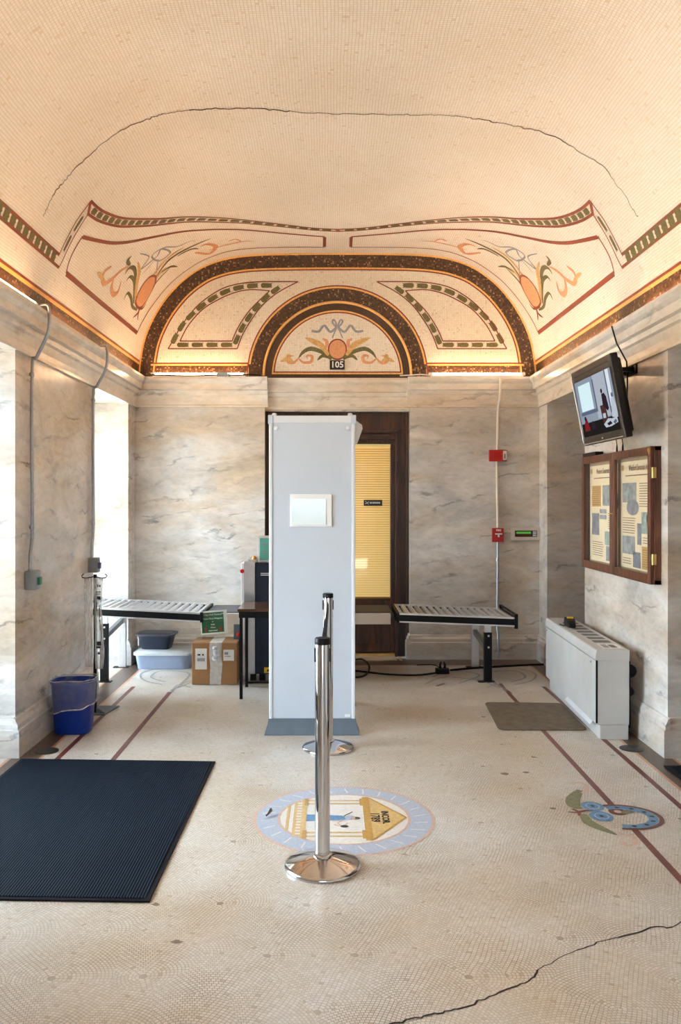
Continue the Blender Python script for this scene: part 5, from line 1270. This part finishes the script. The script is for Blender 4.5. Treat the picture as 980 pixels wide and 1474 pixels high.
def sleeve(x, y, w, ztop, zbot, label, marks):
    s = thing('umbrella_bag', label, 'plastic bag', (x, y, zbot), group='umbrella bags on the stand')
    b = MB(); lp = []
    for k in range(15):
        u = k/14; z = ztop+(zbot-ztop)*u; ww = w*(.86+.10*math.sin(7*u+x*9)+.06*math.sin(17*u)); cx_ = x+.006*math.sin(5*u+w*50); th = .007+.005*math.sin(9*u+1)**2
        lp.append([(cx_+math.cos(a)*ww/2, y-.012+math.sin(a)*th+.004*math.sin(3*a+u*9), z) for a in [2*PI*i/16 for i in range(16)]])
    b.loft(lp); b.build('sleeve', M['bag'], s, smooth=True, ang=180)
    if marks:
        b = MB()
        for z0_, z1_, x0_, x1_ in ((.955, .975, -.008, .0), (.955, .97, .004, .018), (.915, .922, -.016, .02), (.90, .906, -.012, .016), (.865, .885, -.01, .018), (.86, .868, .0, .02), (.78, .845, -.014, -.008), (.70, .80, .006, .012), (.63, .71, .010, .015), (.52, .55, -.01, .022), (.50, .515, -.014, .018), (.455, .47, -.004, .012)):
            b.box(x+x0_, x+x1_, y-.0275, y-.026, z0_, z1_)
        b.build('printed_marks', M['plate'], s)
sleeve(sxx+.036, syy-.02, .072, 1.02, .345, 'clear umbrella bag with black print hanging right of the pole', True)
sleeve(sxx-.045, syy-.02, .058, 1.02, .36, 'plain clear umbrella bag hanging left of the pole', False)

# ------------------------------------------------------------------ cables on the floor
def cpath(L_, z=.008): 
    P_ = catmull([FP(*p) for p in L_], 8); return [(x, y, z) for x, y in P_]
b = MB(); b.tube(cpath([(505, 952), (520, 950), (530, 957), (531, 966), (524, 974), (510, 976), (500, 972), (508, 967), (530, 969), (560, 972), (600, 973), (632, 969)]), .009, 8)
tag(b.build('cable', M['cable'], smooth=True), 'looped black power cable on the floor right of the detector', 'cable')
b = MB(); b.tube(cpath([(648, 966), (680, 963), (720, 960.5), (770, 958), (790, 957.5)]), .011, 8)
tag(b.build('cable', M['cable'], smooth=True), 'straight black cable along the back wall to the radiator', 'cable')
b = MB(); b.tube(cpath([(600, 958), (620, 957.5), (630, 960), (634, 965)], .006), .005, 8)
tag(b.build('cable', M['cable'], smooth=True), 'thin black cable running behind the power plugs', 'cable')
x, y = FP(637, 970)
t = thing('power_adapter', 'black plug block on the floor where the cables meet', 'power adapter', (x, y, 0))
B(x-.065, x+.06, y-.02, y+.05, .001, .05).build('block', M['black'], t, bevel=.006)
for dx in (-.02, .02):
    b = MB(); b.tube([(x+dx, y+.01, .05), (x+dx*1.1, y+.01, .085), (x+dx*.6, y+.01, .11)], [.012, .010, .006], 8); b.build('plug', M['black'], t, smooth=True)

# ------------------------------------------------------------------ picture settings
C.view_settings.view_transform = 'Standard'; C.view_settings.look = 'None'; C.view_settings.gamma = 1; C.view_settings.use_curve_mapping = False
C.view_settings.exposure = 0.45
C.cycles.use_denoising = True
C.cycles.max_bounces = 10; C.cycles.diffuse_bounces = 6; C.cycles.transparent_max_bounces = 16
C.cycles.sample_clamp_indirect = 12
